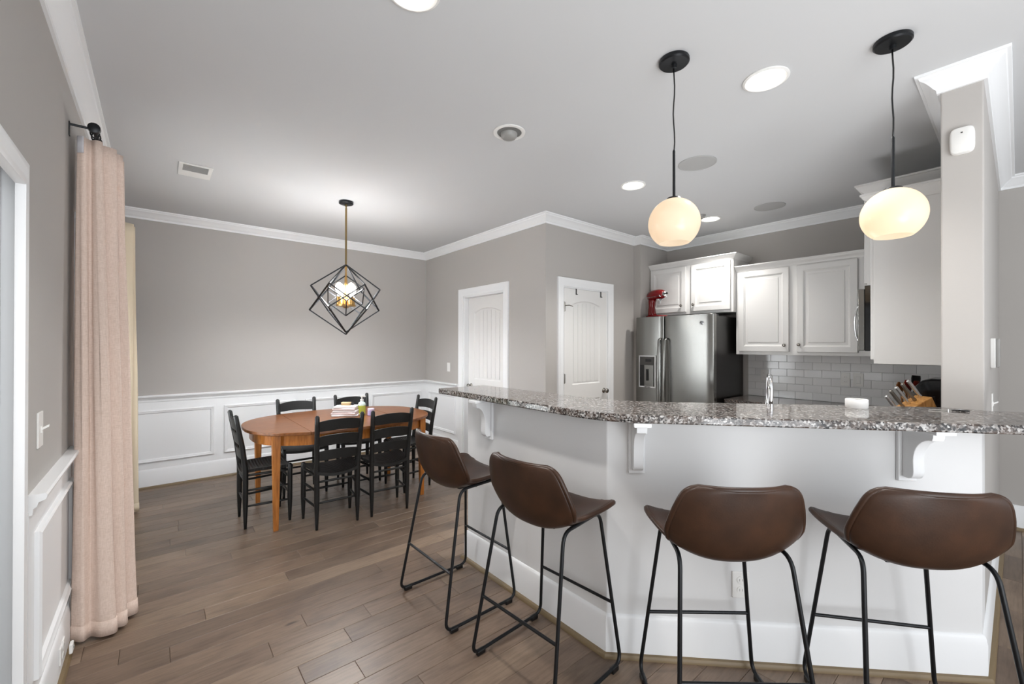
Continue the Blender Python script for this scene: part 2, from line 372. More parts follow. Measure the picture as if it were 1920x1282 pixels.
# ------------------------------------------------------------------ doors, casings, window
CAS = [(0, 0), (0, .012), (.008, .016), (.030, .017), (.050, .014), (.070, .020), (.088, .022), (.09, .018), (.09, 0)]
def casing(parent, T, a0, a1, zt, full=False, z0=0):
    path = [(a1, z0), (a1, zt), (a0, zt), (a0, z0)]
    # outside must be on the right while walking
    return MB().sweep(path, CAS, T=T, closed=full).build('casing', TRIM, parent, smooth='auto')
def outline(u0, u1, v0, v1, ins, archh, n=12):
    a, b = u0+ins, u1-ins; pts = [(a, v0+ins), (b, v0+ins)]
    for i in range(n+1):
        u = b+(a-b)*i/n; s = (2*i/n-1); pts.append((u, v1-ins-archh*s*s))
    return pts
def panel_door(parent, T, u0, u1, zb, zt, thick, panels, mt):
    """slab with arched, grooved panels; T maps (u, z, out)"""
    mb = MB(); n = 12
    splits = sorted(panels, key=lambda p: p[2])
    # stiles/rails as rings around each panel opening: cells stacked in z
    zs = [zb]+[(splits[i][3]+splits[i+1][2])/2 for i in range(len(splits)-1)]+[zt]
    for i, (pu0, pu1, pv0, pv1, ar) in enumerate(splits):
        o = [(u0, zs[i]), (u1, zs[i])]+[(u1+(u0-u1)*k/n, zs[i+1]) for k in range(n+1)]
        rings = [(o, thick), (outline(pu0, pu1, pv0, pv1, 0, ar), thick), (outline(pu0, pu1, pv0, pv1, .010, ar), thick-.009), (outline(pu0, pu1, pv0, pv1, .024, ar), thick-.010)]
        N = n+3
        vs = [T(u, v, h) for pts, h in rings for u, v in pts]; fs = []
        for r in range(3):
            for q in range(N): fs.append((r*N+q, r*N+(q+1) % N, (r+1)*N+(q+1) % N, (r+1)*N+q))
        mb.add(vs, fs)
        a, b = pu0+.024, pu1-.024; xs = []
        ng = 6
        for g in range(ng):
            s0 = a+(b-a)*g/ng; s1 = a+(b-a)*(g+1)/ng
            xs += [(s0, -.0155), (s0+.004, -.006), ((s0+s1)/2, -.006), (s1-.004, -.006)]
        xs.append((b, -.0155))
        def top(u): s = (u-(a+b)/2)/((b-a)/2); return pv1-.024-ar*s*s
        vs = [T(u, pv0+.024, thick+h) for u, h in xs]+[T(u, top(u), thick+h) for u, h in xs]; M_ = len(xs)
        mb.add(vs, [(q, q+1, M_+q+1, M_+q) for q in range(M_-1)])
    mb.box(u0, u1, zb, zt, 0, thick-.018, T)
    for e0, e1 in ((u0, u0+.004), (u1-.004, u1)): mb.box(e0, e1, zb, zt, 0, thick-.0005, T)
    mb.box(u0, u1, zt-.004, zt, 0, thick-.0005, T)
    return mb.build('door_slab', mt, parent)
def knob(parent, T, u, v, h0, nm='door_handle', mt=NICKEL):
    mb = MB(); prof = [(.028, 0), (.030, .003), (.026, .008), (.011, .010), (.010, .026), (.020, .032), (.027, .043), (.026, .054), (.016, .062), (.004, .064)]
    rings = []
    for r, z in prof:
        rings.append([T(u+r*math.cos(2*PI*i/16), v+r*math.sin(2*PI*i/16), h0+z) for i in range(16)])
    return mb.loft(rings).build(nm, mt, parent, smooth=True)
# door_1: plain white door in the inner wall
d1 = sroot('door_1', 'white arched panel door in the wall beside the dining table'); T = west(XD)
casing(d1, T, 3.67, 4.48, 2.01)
MB().box(3.67, 3.688, 0, 2.01, -.12, 0, T).box(4.462, 4.48, 0, 2.01, -.12, 0, T).box(3.688, 4.462, 1.992, 2.01, -.12, 0, T).build('jamb', TRIM, d1)
T1 = west(XD+.10)
panel_door(d1, T1, 3.69, 4.46, .01, 1.99, .036, [(3.81, 4.34, .22, .82, 0), (3.81, 4.34, .98, 1.85, .05)], DOORW)
knob(d1, west(XD+.066), 4.40, .895, 0)
# door_2: pantry door
d2 = sroot('door_2', 'white arched panel pantry door with visible hinges'); T = south(YP)
casing(d2, T, 3.205, 3.935, 2.01)
MB().box(3.205, 3.217, 0, 2.01, -.10, 0, T).box(3.923, 3.935, 0, 2.01, -.10, 0, T).box(3.217, 3.923, 1.998, 2.01, -.10, 0, T).build('jamb', TRIM, d2)
panel_door(d2, south(YP+.034), 3.219, 3.921, .01, 1.995, .036, [(3.345, 3.80, .22, .82, 0), (3.345, 3.80, .985, 1.875, .042)], DOORW)
knob(d2, south(YP), 3.868, .893, 0)
for z in (.2, 1.055, 1.80):
    hg = MB(); hg.lathe([(.007, -.05), (.007, .05)], (3.218, YP-.006, z), n=10).box(3.205, 3.235, YP-.003, YP+.001, z-.045, z+.045)
    ho = hg.build('hinge', NICKEL, d2)
    if z > 1.5:
        MB().tube([(3.218, YP-.01, z+.01), (3.25, YP-.045, z+.012), (3.30, YP-.05, z+.004)], .005).build('hinge_stop', NICKEL, ho)
# door_3: doorway at the far left with deep white jamb
d3 = sroot('door_3', 'white doorway at the far left edge'); T = east(XL)
casing(d3, T, 1.985, 1.06, 1.965)
MB().box(1.967, 1.985, 0, 1.965, -.14, 0, T).box(1.06, 1.078, 0, 1.965, -.14, 0, T).box(1.078, 1.967, 1.947, 1.965, -.14, 0, T).build('jamb', TRIM, d3)
panel_door(d3, east(XL-.075), 1.08, 1.965, .012, 1.945, .036, [(1.2, 1.845, .22, .82, 0), (1.2, 1.845, .98, 1.80, .09)], DOORW)
# window behind the curtains
wn = sroot('window_1', 'tall white window on the left wall behind the curtains'); T = east(XL)
casing(wn, T, 4.53, 3.06, 2.07, True, .5)
fr = MB()
for a, b, c, d in ((3.06, 3.10, .5, 2.07), (4.49, 4.53, .5, 2.07), (3.10, 4.49, .5, .54), (3.10, 4.49, 2.03, 2.07), (3.775, 3.815, .54, 2.03)): fr.box(a, b, c, d, -.12, -.02, T)
fr.build('window_frame', TRIM, wn)
for a, b in ((3.10, 3.775), (3.815, 4.49)):
    sash = MB()
    for q in ((a, a+.035, .54, 2.03), (b-.035, b, .54, 2.03), (a+.035, b-.035, .54, .58), (a+.035, b-.035, 1.99, 2.03), (a+.035, b-.035, 1.265, 1.305)): sash.box(*q, -.09, -.05, T)
    so = sash.build('sash', TRIM, wn)
    for z0, z1 in ((.58, 1.265), (1.305, 1.99)): MB().box(a+.035, b-.035, z0, z1, -.073, -.067, T).build('pane', GLASS, so)
struct(MB().box(-14, XL-.5, -6, 14, -.5, -.4).build('lawn', LAWN), 'green lawn outside the window')

# ------------------------------------------------------------------ bar top, corbels, lower counter, base cabinets
fr_ = [(1.462, 2.525), (1.460, 1.36)]
p0, pc, p1 = V((1.46, 1.30)), V((1.462, 1.115)), V((1.60, .972))
for i in range(9):
    t = i/8; q = p0*(1-t)**2+pc*2*t*(1-t)+p1*t*t; fr_.append((q.x, q.y))
fr_ += [(2.40, .047), (2.60, -.183), (2.95, -.585)]
bk = [(2.97, -.585), (2.955, -.03), (2.884, .101), (2.884, .239), (2.635, .52), (2.335, .845)]
q0, qc, q1 = V((2.05, 1.155)), V((1.875, 1.345)), V((1.862, 1.56))
for i in range(7):
    t = i/6; q = q0*(1-t)**2+qc*2*t*(1-t)+q1*t*t; bk.append((q.x, q.y))
bk.append((1.842, 2.525))
tag(MB().prism(fr_+bk, 1.072, 1.107).build('bar_countertop', GRAN, bevel=.006), 'long speckled granite bar top bending around the half wall', 'countertop')
def corbel(T, u, k, lb):
    """T maps (along wall, z, out); k scales the reach"""
    c = thing('corbel', lb, 'bracket', T(u, .826, 0), group='white corbels under the granite bar')
    base_pt = V(T(u, .826, 0))
    L = lambda a, z, h: tuple(V(T(u+a, .826+z, h))-base_pt)
    MB().box(-.036, .036, 0, .244, .0, .016, L).build('back_plate', TRIM, c, bevel=.003)
    MB().box(-.036, .036, .228, .2455, .016, .195*k, L).build('top_plate', TRIM, c, bevel=.003)
    prof = [(.016, .022), (.045, .020), (.060, .026), (.069, .038), (.072, .055), (.070, .10)]
    prof += [(.070+.088*(1-math.cos(PI/2*q/8)), .10+.100*math.sin(PI/2*q/8)) for q in range(1, 9)]
    prof += [(.163, .212), (.164, .2275), (.016, .2275)]
    MB().prism([(.016+(h-.016)*k, z) for h, z in prof], -.022, .022, lambda h, z, a: L(a, z, h)).build('scroll', TRIM, c, bevel=.002, smooth='auto')
corbel(lambda u, v, h: (1.572-h, u, v), 2.085, .70, 'white wooden corbel under the bar nearest the dining table')
corbel(diag(2.776), .39, .74, 'white wooden corbel under the bar beside the bend, left of the third stool')
corbel(diag(2.776), 1.517, 1.0, 'white wooden corbel under the bar above the stool nearest the pillar')
LZ0, LZ1 = .817, .852
low = [(1.694, 2.33), (1.694, 1.256), (2.71, .242), (XE-.002, .242), (XE-.002, 1.945), (4.47, 1.945), (4.47, .86), (2.96, .86), (2.31, 1.51), (2.31, 2.33)]
tag(MB().prism(low, LZ0, LZ1).build('lower_countertop', GRAND, bevel=.004), 'dark polished granite kitchen counter below the backsplash', 'countertop')
def raised(mb, T, u0, u1, v0, v1, h0, h1):
    steps = [(0, h0), (0, h1-.003), (.003, h1), (.052, h1), (.056, h1-.005), (.062, h1-.006), (.066, h1-.010), (.090, h1-.010), (.094, h1-.006)]
    rings = [[T(u0+i, v0+i, h), T(u1-i, v0+i, h), T(u1-i, v1-i, h), T(u0+i, v1-i, h)] for i, h in steps]
    return mb.loft(rings)
def cab_door(parent, T, u0, u1, v0, v1, knob_at=None, h0=0, th=.02):
    d = raised(MB(), T, u0, u1, v0, v1, h0, h0+th).build('door', CABW, parent)
    if knob_at:
        rings = [[T(knob_at[0]+r*math.cos(2*PI*i/14), knob_at[1]+r*math.sin(2*PI*i/14), h0+th+z) for i in range(14)] for r, z in ((.007, 0), (.006, .012), (.014, .016), (.016, .022), (.011, .028), (.003, .029))]
        MB().loft(rings).build('knob', NICKEL, d, smooth=True)
    return d
bc = thing('base_cabinet', 'white base cabinet under the dark counter right of the fridge', 'cabinet', (0, 0, 0))
MB().box(4.51, XE-.002, .87, 1.94, 0, LZ0).build('body', CABW, bc)
for a, b in ((.90, 1.40), (1.42, 1.925)):
    cab_door(bc, west(4.51), a, b, .10, .62, (b-.05, .56)); cab_door(bc, west(4.51), a, b, .64, .79)
bc = thing('base_cabinet', 'white base cabinet under the corner with the knife block', 'cabinet', (0, 0, 0))
MB().prism([(2.73, .243), (4.50, .243), (4.50, .84), (2.95, .84)], 0, LZ0).build('body', CABW, bc)
bc = thing('base_cabinet', 'white base cabinet on the kitchen side of the bar, under the faucet', 'cabinet', (0, 0, 0))
MB().prism([(1.695, 2.33), (1.695, 1.258), (2.70, .262), (2.93, .85), (2.29, 1.50), (2.29, 2.33)], 0, LZ0).build('body', CABW, bc)

# backsplash tiles, pieces of the right wall
GR = MB().box(XE-.004, XE, YS1, 1.932, LZ1, 1.312).build('grout', GROUT, wall_right)
rows, th_, lg = 6, .0758, .1515
tile_mesh = {}
for r in range(rows):
    z0 = LZ1+.001+r*th_; y = 1.932-(.076 if r % 2 else 0.0)
    y1 = 1.932
    first = True
    while y1 > YS1+.005:
        L = .0755 if (first and r % 2) else lg
        y0 = max(y1-L, YS1); first = False
        key = round(y1-y0, 4)
        a, h2, d = (y1-y0)/2-.0010, th_/2-.0010, .0085
        if key not in tile_mesh:
            bv = .0016
            vs = [(-.0035, sy*a, sz*h2) for sy, sz in ((-1, -1), (1, -1), (1, 1), (-1, 1))]+[(-d+bv, sy*a, sz*h2) for sy, sz in ((-1, -1), (1, -1), (1, 1), (-1, 1))]+[(-d, sy*(a-bv), sz*(h2-bv)) for sy, sz in ((-1, -1), (1, -1), (1, 1), (-1, 1))]
            t = MB().add(vs, [(8, 9, 10, 11)]+[(q, (q+1) % 4, 4+(q+1) % 4, 4+q) for q in range(4)]+[(4+q, 4+(q+1) % 4, 8+(q+1) % 4, 8+q) for q in range(4)]).build('tile', TILE, wall_right)
            tile_mesh[key] = t.data
        else:
            t = bpy.data.objects.new('tile', tile_mesh[key]); C.objects.link(t); t.parent = wall_right
        t.location = (XE, (y0+y1)/2, z0+th_/2); t.rotation_euler = (0, random.uniform(-.006, .006), random.uniform(-.006, .006))
        y1 = y0

# ------------------------------------------------------------------ wall cabinets
CC = [(0, 0), (.006, 0), (.010, .010), (.022, .022), (.036, .034), (.040, .044), (.046, .046), (.046, .055), (0, .055)]
def cab_crown(parent, path, z, k=1.0):
    MB().sweep(path, [(o*k, z+h*k) for o, h in CC]).build('crown', CABW, parent, smooth='auto')
cb = thing('wall_cabinet', 'white two door wall cabinet above the fridge', 'cabinet', (0, 0, 0))
MB().box(4.66, XE-.001, 1.93, YA-.003, 1.757, 2.322).build('body', CABW, cb, bevel=.002)
cab_door(cb, west(4.66), 2.449, 2.900, 1.787, 2.308, (2.497, 1.86)); cab_door(cb, west(4.66), 1.957, 2.386, 1.787, 2.308, (2.382-.03, 1.861))
cab_crown(cb, [(4.66, YA-.003), (4.66, 1.93), (XE-.001, 1.93)], 2.320)
cb = thing('wall_cabinet', 'white two door wall cabinet over the backsplash, right of the fridge', 'cabinet', (0, 0, 0))
MB().box(4.72, XE-.001, YS1+.002, 1.927, 1.308, 2.182).build('body', CABW, cb, bevel=.002)
cab_door(cb, west(4.72), 1.433, 1.897, 1.342, 2.167, (1.468, 1.405)); cab_door(cb, west(4.72), .905, 1.366, 1.338, 2.167, (1.345, 1.41))
cab_crown(cb, [(4.72, 1.927), (4.72, .70)], 2.180)
cb = thing('wall_cabinet', 'tall white wall cabinet with a plain side panel beside the pillar', 'cabinet', (0, 0, 0))
MB().box(3.40, 3.795, YS1+.002, .576, 1.290, 2.268).build('body', CABW, cb, bevel=.002)
cab_door(cb, north(.576), 3.425, 3.77, 1.315, 2.25, (3.735, 1.37))
cab_crown(cb, [(3.795, .576), (3.40, .576), (3.40, YS1+.002)], 2.266, 1.25)
cb = thing('wall_cabinet', 'white cabinet above the microwave, topmost crown in the corner', 'cabinet', (0, 0, 0))
MB().box(3.80, 4.56, YS1+.002, .680, 1.822, 2.452).build('body', CABW, cb, bevel=.002)
cab_door(cb, north(.680), 3.83, 4.17, 1.84, 2.43, (4.13, 1.90)); cab_door(cb, north(.680), 4.19, 4.53, 1.84, 2.43, (4.23, 1.90))
cab_crown(cb, [(4.56, .680), (3.80, .680), (3.80, YS1+.002)], 2.450, 1.25)
mw = thing('microwave', 'stainless over the range microwave seen from its side', 'microwave', (0, 0, 0))
MB().box(3.81, 4.55, YS1+.002, .695, 1.364, 1.8215).build('body', GLASSB, mw, bevel=.003)
dr = MB().box(3.805, 4.40, .695, .732, 1.366, 1.80).build('door', STEEL, mw, bevel=.004)
MB().tube(fillet([(3.845, .730, 1.425), (3.845, .750, 1.47), (3.845, .757, 1.56), (3.845, .750, 1.65), (3.845, .730, 1.695)], .05), .0065, 10).build('handle', CHROME, dr, smooth=True)
MB().box(4.41, 4.55, .695, .728, 1.366, 1.80).build('control_panel', PLASB, mw, bevel=.003)

# ------------------------------------------------------------------ fridge
fg = thing('refrigerator', 'stainless side by side refrigerator with a black side and water dispenser', 'refrigerator', (0, 0, 0))
MB().box(4.375, 5.03, 1.98, 2.88, .0, 1.705).build('body', FRSIDE, fg, bevel=.004)
MB().box(4.38, 4.44, 1.985, 2.875, 1.704, 1.722).build('hinge_cover', PLASB, fg, bevel=.004)
def fdoor(y0, y1, hole=None):
    # bowed front: profile in plan
    pts = [(4.372, y0), (4.372, y1), (4.318, y1), (4.306, y1-.014)]
    for i in range(1, 8):
        t = i/8; pts.append((4.306-.012*math.sin(PI*t), y1-.014+(y0-y1+.028)*t))
    pts += [(4.306, y0+.014), (4.318, y0)]
    return MB().prism(pts, .06, 1.725).build('door', STEEL, fg, smooth='auto', bevel=.003)
dl = fdoor(2.527, 2.884); dR = fdoor(1.976, 2.517)
for y, dd in ((2.558, dl), (2.488, dR)):
    hd = MB()
    path = [(4.30, y, 1.478), (4.262, y, 1.462), (4.246, y, 1.30), (4.236, y, 1.05), (4.236, y, .80), (4.246, y, .55), (4.262, y, .40), (4.30, y, .385)]
    P = fillet(path, .06)
    rings = []
    for i, p in enumerate(P):
        a = P[max(0, i-1)]; b = P[min(len(P)-1, i+1)]; t = (b-a).normalized(); nrm = V((t.z, 0, -t.x))
        rings.append([p+V((0, .017*math.cos(2*PI*k/10), 0))+nrm*(.009*math.sin(2*PI*k/10)) for k in range(10)])
    hd.loft(rings).build('handle', STEEL, dd, smooth=True)
dp = MB(); T = west(4.30)
dp.box(2.612, 2.63, .92, 1.285, 0, .012, T).box(2.815, 2.832, .92, 1.285, 0, .012, T).box(2.63, 2.815, .92, .936, 0, .012, T).box(2.63, 2.815, 1.272, 1.285, 0, .012, T)
do = dp.build('dispenser', CHROME, dl, bevel=.003)
MB().box(2.63, 2.815, 1.175, 1.272, 0, .009, T).build('dispenser_panel', mat('dispenser_grey', (62, 60, 58), .35), dl, bevel=.002)
MB().box(2.67, 2.745, 1.215, 1.245, .009, .0105, T).build('dispenser_screen', GLASSB, dl)
MB().box(2.63, 2.815, .936, 1.175, 0, .004, T).box(2.712, 2.732, 1.0, 1.13, .004, .02, T).build('dispenser_recess', mat('dispenser_black', (13, 13, 14), .35), dl)
bd = [[(4.297-h, 2.093+r*math.cos(2*PI*i/20), 1.634+r*math.sin(2*PI*i/20)) for i in range(20)] for r, h in ((.022, 0), (.022, .004), (.019, .006), (.0175, .0045), (.002, .0045))]
bo = MB().loft(bd).build('badge', CHROME, dR, smooth='auto')
bs = MB()
for k in range(3):
    a = k*2*PI/3+.5
    bs.tube([(4.2915, 2.093+r*math.cos(a+s), 1.634+r*math.sin(a+s)) for r, s in ((.003, 0), (.008, .5), (.013, .8), (.015, 1.4))], .0015, 6)
bs.build('badge_swirl', CHROME, dR)
MB().loft([[(4.2925-h, 2.093+r*math.cos(2*PI*i/20), 1.634+r*math.sin(2*PI*i/20)) for i in range(20)] for r, h in ((.0172, 0), (.0172, .0006))]).build('badge_face', PLASB, dR)

# stand mixer on the fridge
ax = V((-.31, -.95, 0)).normalized(); mx = thing('stand_mixer', 'red stand mixer standing on top of the fridge', 'mixer', (4.50, 2.74, 1.7225), math.atan2(ax.y, ax.x))
def ell_rings(secs, n=16):
    """secs: (x, z centre, half width y, half height z)"""
    return [[(x, a*math.cos(2*PI*i/n), zc+b*math.sin(2*PI*i/n)) for i in range(n)] for x, zc, a, b in secs]
bs = MB()
bs.prism([(-.115, -.05), (-.115, .05), (-.085, .075), (-.03, .06), (.03, .075), (.12, .075), (.135, .05), (.135, -.05), (.12, -.075), (.03, -.075), (-.03, -.06), (-.085, -.075)], 0, .028)
bs.build('base', RED, mx, bevel=.012, seg=3, smooth='auto')
MB().loft([[(x+a*math.cos(2*PI*i/16), b*math.sin(2*PI*i/16), z) for i in range(16)] for z, x, a, b in ((.022, -.06, .056, .055), (.06, -.068, .045, .047), (.13, -.07, .038, .040), (.19, -.066, .044, .044), (.215, -.06, .052, .048))]).build('column', RED, mx, smooth=True)
MB().loft(ell_rings([(-.128, .262, .012, .012), (-.122, .262, .04, .038), (-.09, .265, .058, .056), (-.03, .27, .066, .062), (.05, .272, .065, .06), (.10, .27, .058, .054), (.128, .268, .045, .044), (.14, .268, .03, .03)])).build('head', RED, mx, smooth=True)
MB().loft(ell_rings([(-.10, .245, .0605, .012), (.125, .245, .0605, .012)], 16)).build('trim_band', CHROME, mx, smooth='auto')
MB().lathe([(.03, 0), (.028, .016), (.014, .018)], (.138, 0, .268), axis='x', n=16).build('hub_cap', CHROME, mx, smooth='auto')
MB().lathe([(.008, 0), (.008, .02), (.013, .022), (.013, .03)], (.154, 0, .272), axis='x', n=12).build('hub_knob', PLASB, mx, smooth='auto')
MB().lathe([(.045, .215), (.042, .2), (.012, .195), (.012, .16)], (.07, 0, 0), n=16).build('beater_shaft', CHROME, mx, smooth='auto')

# ------------------------------------------------------------------ faucet and counter clutter
fc = thing('faucet', 'tall chrome gooseneck faucet behind the bar', 'faucet', (2.47, .836, LZ1), math.radians(22))
MB().lathe([(.028, 0), (.028, .008), (.019, .014), (.017, .09), (.0155, .095)], n=20).build('base', CHROME, fc, smooth='auto')
pts = [(0, 0, .09), (0, 0, .30)]+[(.075-.075*math.cos(a), 0, .30+.085*math.sin(a)) for a in [PI*i/12 for i in range(1, 13)]]+[(.150, 0, .25)]
MB().tube(pts, .0125, 14).build('spout', CHROME, fc, smooth='auto')
MB().lathe([(.0145, .18), (.0165, .19), (.0165, .245), (.0135, .255)], (.150, 0, 0), n=14).build('spray_head', CHROME, fc, smooth='auto')
MB().tube([(0, -.012, .06), (0, -.036, .075), (.012, -.05, .15)], [.009, .008, .006], 10).build('handle', CHROME, fc, smooth=True)
# white roll
rl = thing('tape_roll', 'white round roll lying on the back edge of the bar', 'roll', (2.545, .494, 1.107))
MB().lathe([(.026, 0), (.0425, 0), (.0440, .002), (.0440, .039), (.0425, .041), (.026, .041), (.026, 0)], n=40, cap=False).build('roll', mat('white_paper', (246, 245, 243), .6), rl, smooth='auto')
MB().lathe([(.0235, .001), (.026, .001), (.026, .037), (.0235, .037), (.0235, .001)], n=32, cap=False).build('core', PLASG, rl, smooth='auto')
# scissors
sc = thing('scissors', 'small steel scissors lying on the bar in front of the pillar', 'scissors', (2.748, .196, 1.1075), math.radians(-54))
for s in (-1, 1):
    m_ = MB(); m_.prism([(-.085, .001*s), (-.02, .006*s), (.0, .005*s), (0, -.003*s), (-.02, -.002*s)], .001 if s > 0 else .0035, .003 if s > 0 else .0055)
    m_.build('blade', STEELD, sc)
    m_ = MB(); m_.tube([(-.002, .001*s, .004), (.02, .004*s, .004), (.03, .006*s, .004)], .0028, 8)
    m_.tube([(.042+.013*math.cos(a), .014*s+.010*math.sin(a), .004) for a in [2*PI*i/14 for i in range(14)]], .003, 8, closed=True)
    m_.build('handle', PLASB if s < 0 else CHROME, sc, smooth=True)
MB().lathe([(.004, 0), (.004, .007), (.002, .008)], (-.012, 0, 0), n=12).build('pivot', CHROME, sc)
# knife block with five knives
kb_loc = V((3.312, .398, LZ1)); kb_rz = math.atan2(RGT.y, RGT.x)
kb = thing('knife_block', 'wooden knife block in the corner beside the pillar', 'knife block', kb_loc, kb_rz)
kbody = [(-.07, 0), (.115, 0), (.108, .19), (.074, .262), (-.088, .170)]
MB().prism(kbody, -.05, .05, lambda a, z, y: (a, y, z)).build('block', BLOCKW, kb, bevel=.004)
kdir = V((-.62, 0, .785)); Rz = Matrix.Rotation(kb_rz, 3, 'Z')
kn_names = ['lowest of the steel handled knives in the wooden block', 'second steel handled knife up the wooden block', 'third steel handled knife up the wooden block', 'fourth steel handled knife up the wooden block', 'topmost steel handled knife in the wooden block']
for i in range(5):
    t = i/4; b0 = V((-.074+.134*t, 0, .1765+.0765*t))
    kn = thing('knife', kn_names[i], 'knife', kb_loc+Rz@b0, kb_rz, 'knives standing in the wooden block')
    Ln = .125 if i > 0 else .11
    secs = [(0, .004, .008), (.002, .008, .0100), (.012, .008, .0100), (.02, .007, .0078), (Ln*.5, .0085, .0105), (Ln*.8, .008, .0094), (Ln*.95, .008, .0108), (Ln, .005, .007)]
    nx = V((.785, 0, .62)); rr = []
    for d, a, b_ in secs:
        c0 = kdir*d; rr.append([c0+V((0, 1, 0))*(a*math.cos(2*PI*k/12))+nx*(b_*math.sin(2*PI*k/12)) for k in range(12)])
    MB().loft(rr).build('handle', NICKEL if i % 2 else CHROME, kn, smooth=True)
    MB().loft([[kdir*d+V((0, sy*.0012, 0))+nx*sn*wd for sy, sn in ((-1, -1), (1, -1), (1, 1), (-1, 1))] for d, wd in ((-.012, .005), (-.008, .008), (.001, .0085))]).build('blade', STEELD, kn)
# small black appliance behind the pillar
ap = thing('coffee_maker', 'black countertop appliance with a slanted silver front, half hidden by the pillar', 'appliance', (3.60, .292, LZ1))
prof = [(0, 0), (.155, 0), (.165, .03), (.135, .255), (.12, .30), (.09, .335), (.05, .348), (0, .348)]
MB().prism(prof, 0, .24, lambda y, z, x: (x, y, z)).build('housing', mat('gloss_black', (18, 20, 24), .12), ap, bevel=.012, seg=3, smooth='auto')
MB().prism([(.135, .02), (.168, .03), (.141, .262), (.112, .258)], -.006, .02, lambda y, z, x: (x, y, z)).build('front_panel', STEEL, ap, bevel=.002)
MB().prism([(.03, .20), (.125, .19), (.118, .225), (.03, .245)], -.006, .004, lambda y, z, x: (x, y, z)).build('side_window', GLASSB, ap, bevel=.004)
# utensil crock and its utensils
ck_loc = V((3.95, .472, LZ1))
ck = thing('utensil_crock', 'dark crock holding utensils behind the knife block', 'crock', ck_loc)
MB().lathe([(.05, 0), (.058, .01), (.062, .08), (.058, .15), (.052, .15), (.054, .08), (.05, .015), (.001, .012)], n=24).build('pot', POTTERY, ck, smooth='auto')
ut = [('wooden_spoon', 'brown wooden spoon leaning left in the crock', SPOONW, -.060, .022, .300, 'spoon'), ('spatula', 'red headed wooden spatula second from the left in the crock', REDSIL, -.040, -.022, .318, 'spat'),
      ('wooden_spoon', 'upright pale wooden spoon in the crock', BLOCKW, -.008, .026, .305, 'spoon'), ('spatula', 'black slotted turner, tallest in the crock', PLASB, .052, .012, .345, 'turn'), ('spatula', 'dark red spatula standing right of the wooden spoon', REDSIL, .018, -.026, .312, 'spat')]
for nm, lb, mt, lx, ly, hgt, kind in ut:
    tip = RGT*(lx*1.0-.006)+V((fw.x, fw.y, 0))*ly+V((0, 0, hgt)); foot = RGT*lx*.28+V((fw.x, fw.y, 0))*ly*.8; foot.z = .020
    uo = thing(nm, lb, 'utensil', ck_loc, group='utensils in the dark crock'); d = (tip-foot).normalized(); s_ = RGT-d*RGT.dot(d); s_.normalize(); n_ = d.cross(s_)
    MB().tube([foot, foot.lerp(tip, .75)], .006, 8).build('handle', SPOONW if mt is not PLASB else PLASB, uo, smooth='auto')
    ww = {'spoon': (.004, .020, .026, .022, .006), 'spat': (.006, .022, .024, .024, .018), 'turn': (.006, .026, .032, .034, .030)}[kind]
    rr = []
    for q, wd in zip((.70, .78, .86, .94, 1.0), ww):
        c0 = foot.lerp(tip, q); rr.append([c0+s_*(wd*math.cos(2*PI*k/10))+n_*(.005*math.sin(2*PI*k/10)) for k in range(10)])
    MB().loft(rr).build('blade' if kind != 'spoon' else 'bowl', mt, uo, smooth=True)

# ------------------------------------------------------------------ dining table and chairs
TX, TY, TZ = 1.30, 3.97, .742
tb = thing('dining_table', 'oval honey wood dining table with tapered legs', 'table', (TX, TY, 0))
A_, B_, EX = .775, .58, 2.5
def sup(a, b, n=72): 
    out = []
    for i in range(n):
        t = 2*PI*i/n; cx, sx = math.cos(t), math.sin(t)
        out.append((a*math.copysign(abs(cx)**(2/EX), cx), b*math.copysign(abs(sx)**(2/EX), sx)))
    return out
def clip(poly, x0, x1):
    for sgn, lim in ((1, x0), (-1, -x1)):
        o = []; m_ = len(poly)
        for i in range(m_):
            p, q = poly[i], poly[(i+1) % m_]; pi, qi = sgn*p[0] >= lim, sgn*q[0] >= lim
            if pi: o.append(p)
            if pi != qi:
                t = (lim*sgn-p[0])/(q[0]-p[0]); o.append((lim*sgn, p[1]+(q[1]-p[1])*t))
        poly = o
    return poly
full = sup(A_, B_)
for nm, a, b in (('tabletop', -2, -.40), ('leaf', -.3985, .3985), ('tabletop', .40, 2)):
    MB().prism(clip(full, a, b), TZ-.024, TZ).build(nm, TABLEW, tb, bevel=.004)
inn = sup(A_-.055, B_-.045); inn2 = sup(A_-.077, B_-.067)
m_ = MB(); rings = [[(x, y, z) for x, y in ps] for ps, z in ((inn, TZ-.024), (inn, TZ-.108), (inn2, TZ-.108), (inn2, TZ-.024))]
m_.loft(rings, cap=False).build('apron', LEGW, tb)
for sx in (-1, 1):
    for sy in (-1, 1):
        m_ = MB(); x, y = sx*.608, sy*.372
        m_.loft([[(x+dx*h-sx*(.026-h)*.0, y+dy*h, z) for dx, dy in ((-1, -1), (1, -1), (1, 1), (-1, 1))] for h, z in ((.0165, 0), (.027, TZ-.11), (.027, TZ-.025))])
        m_.build('leg', LEGW, tb, bevel=.002)
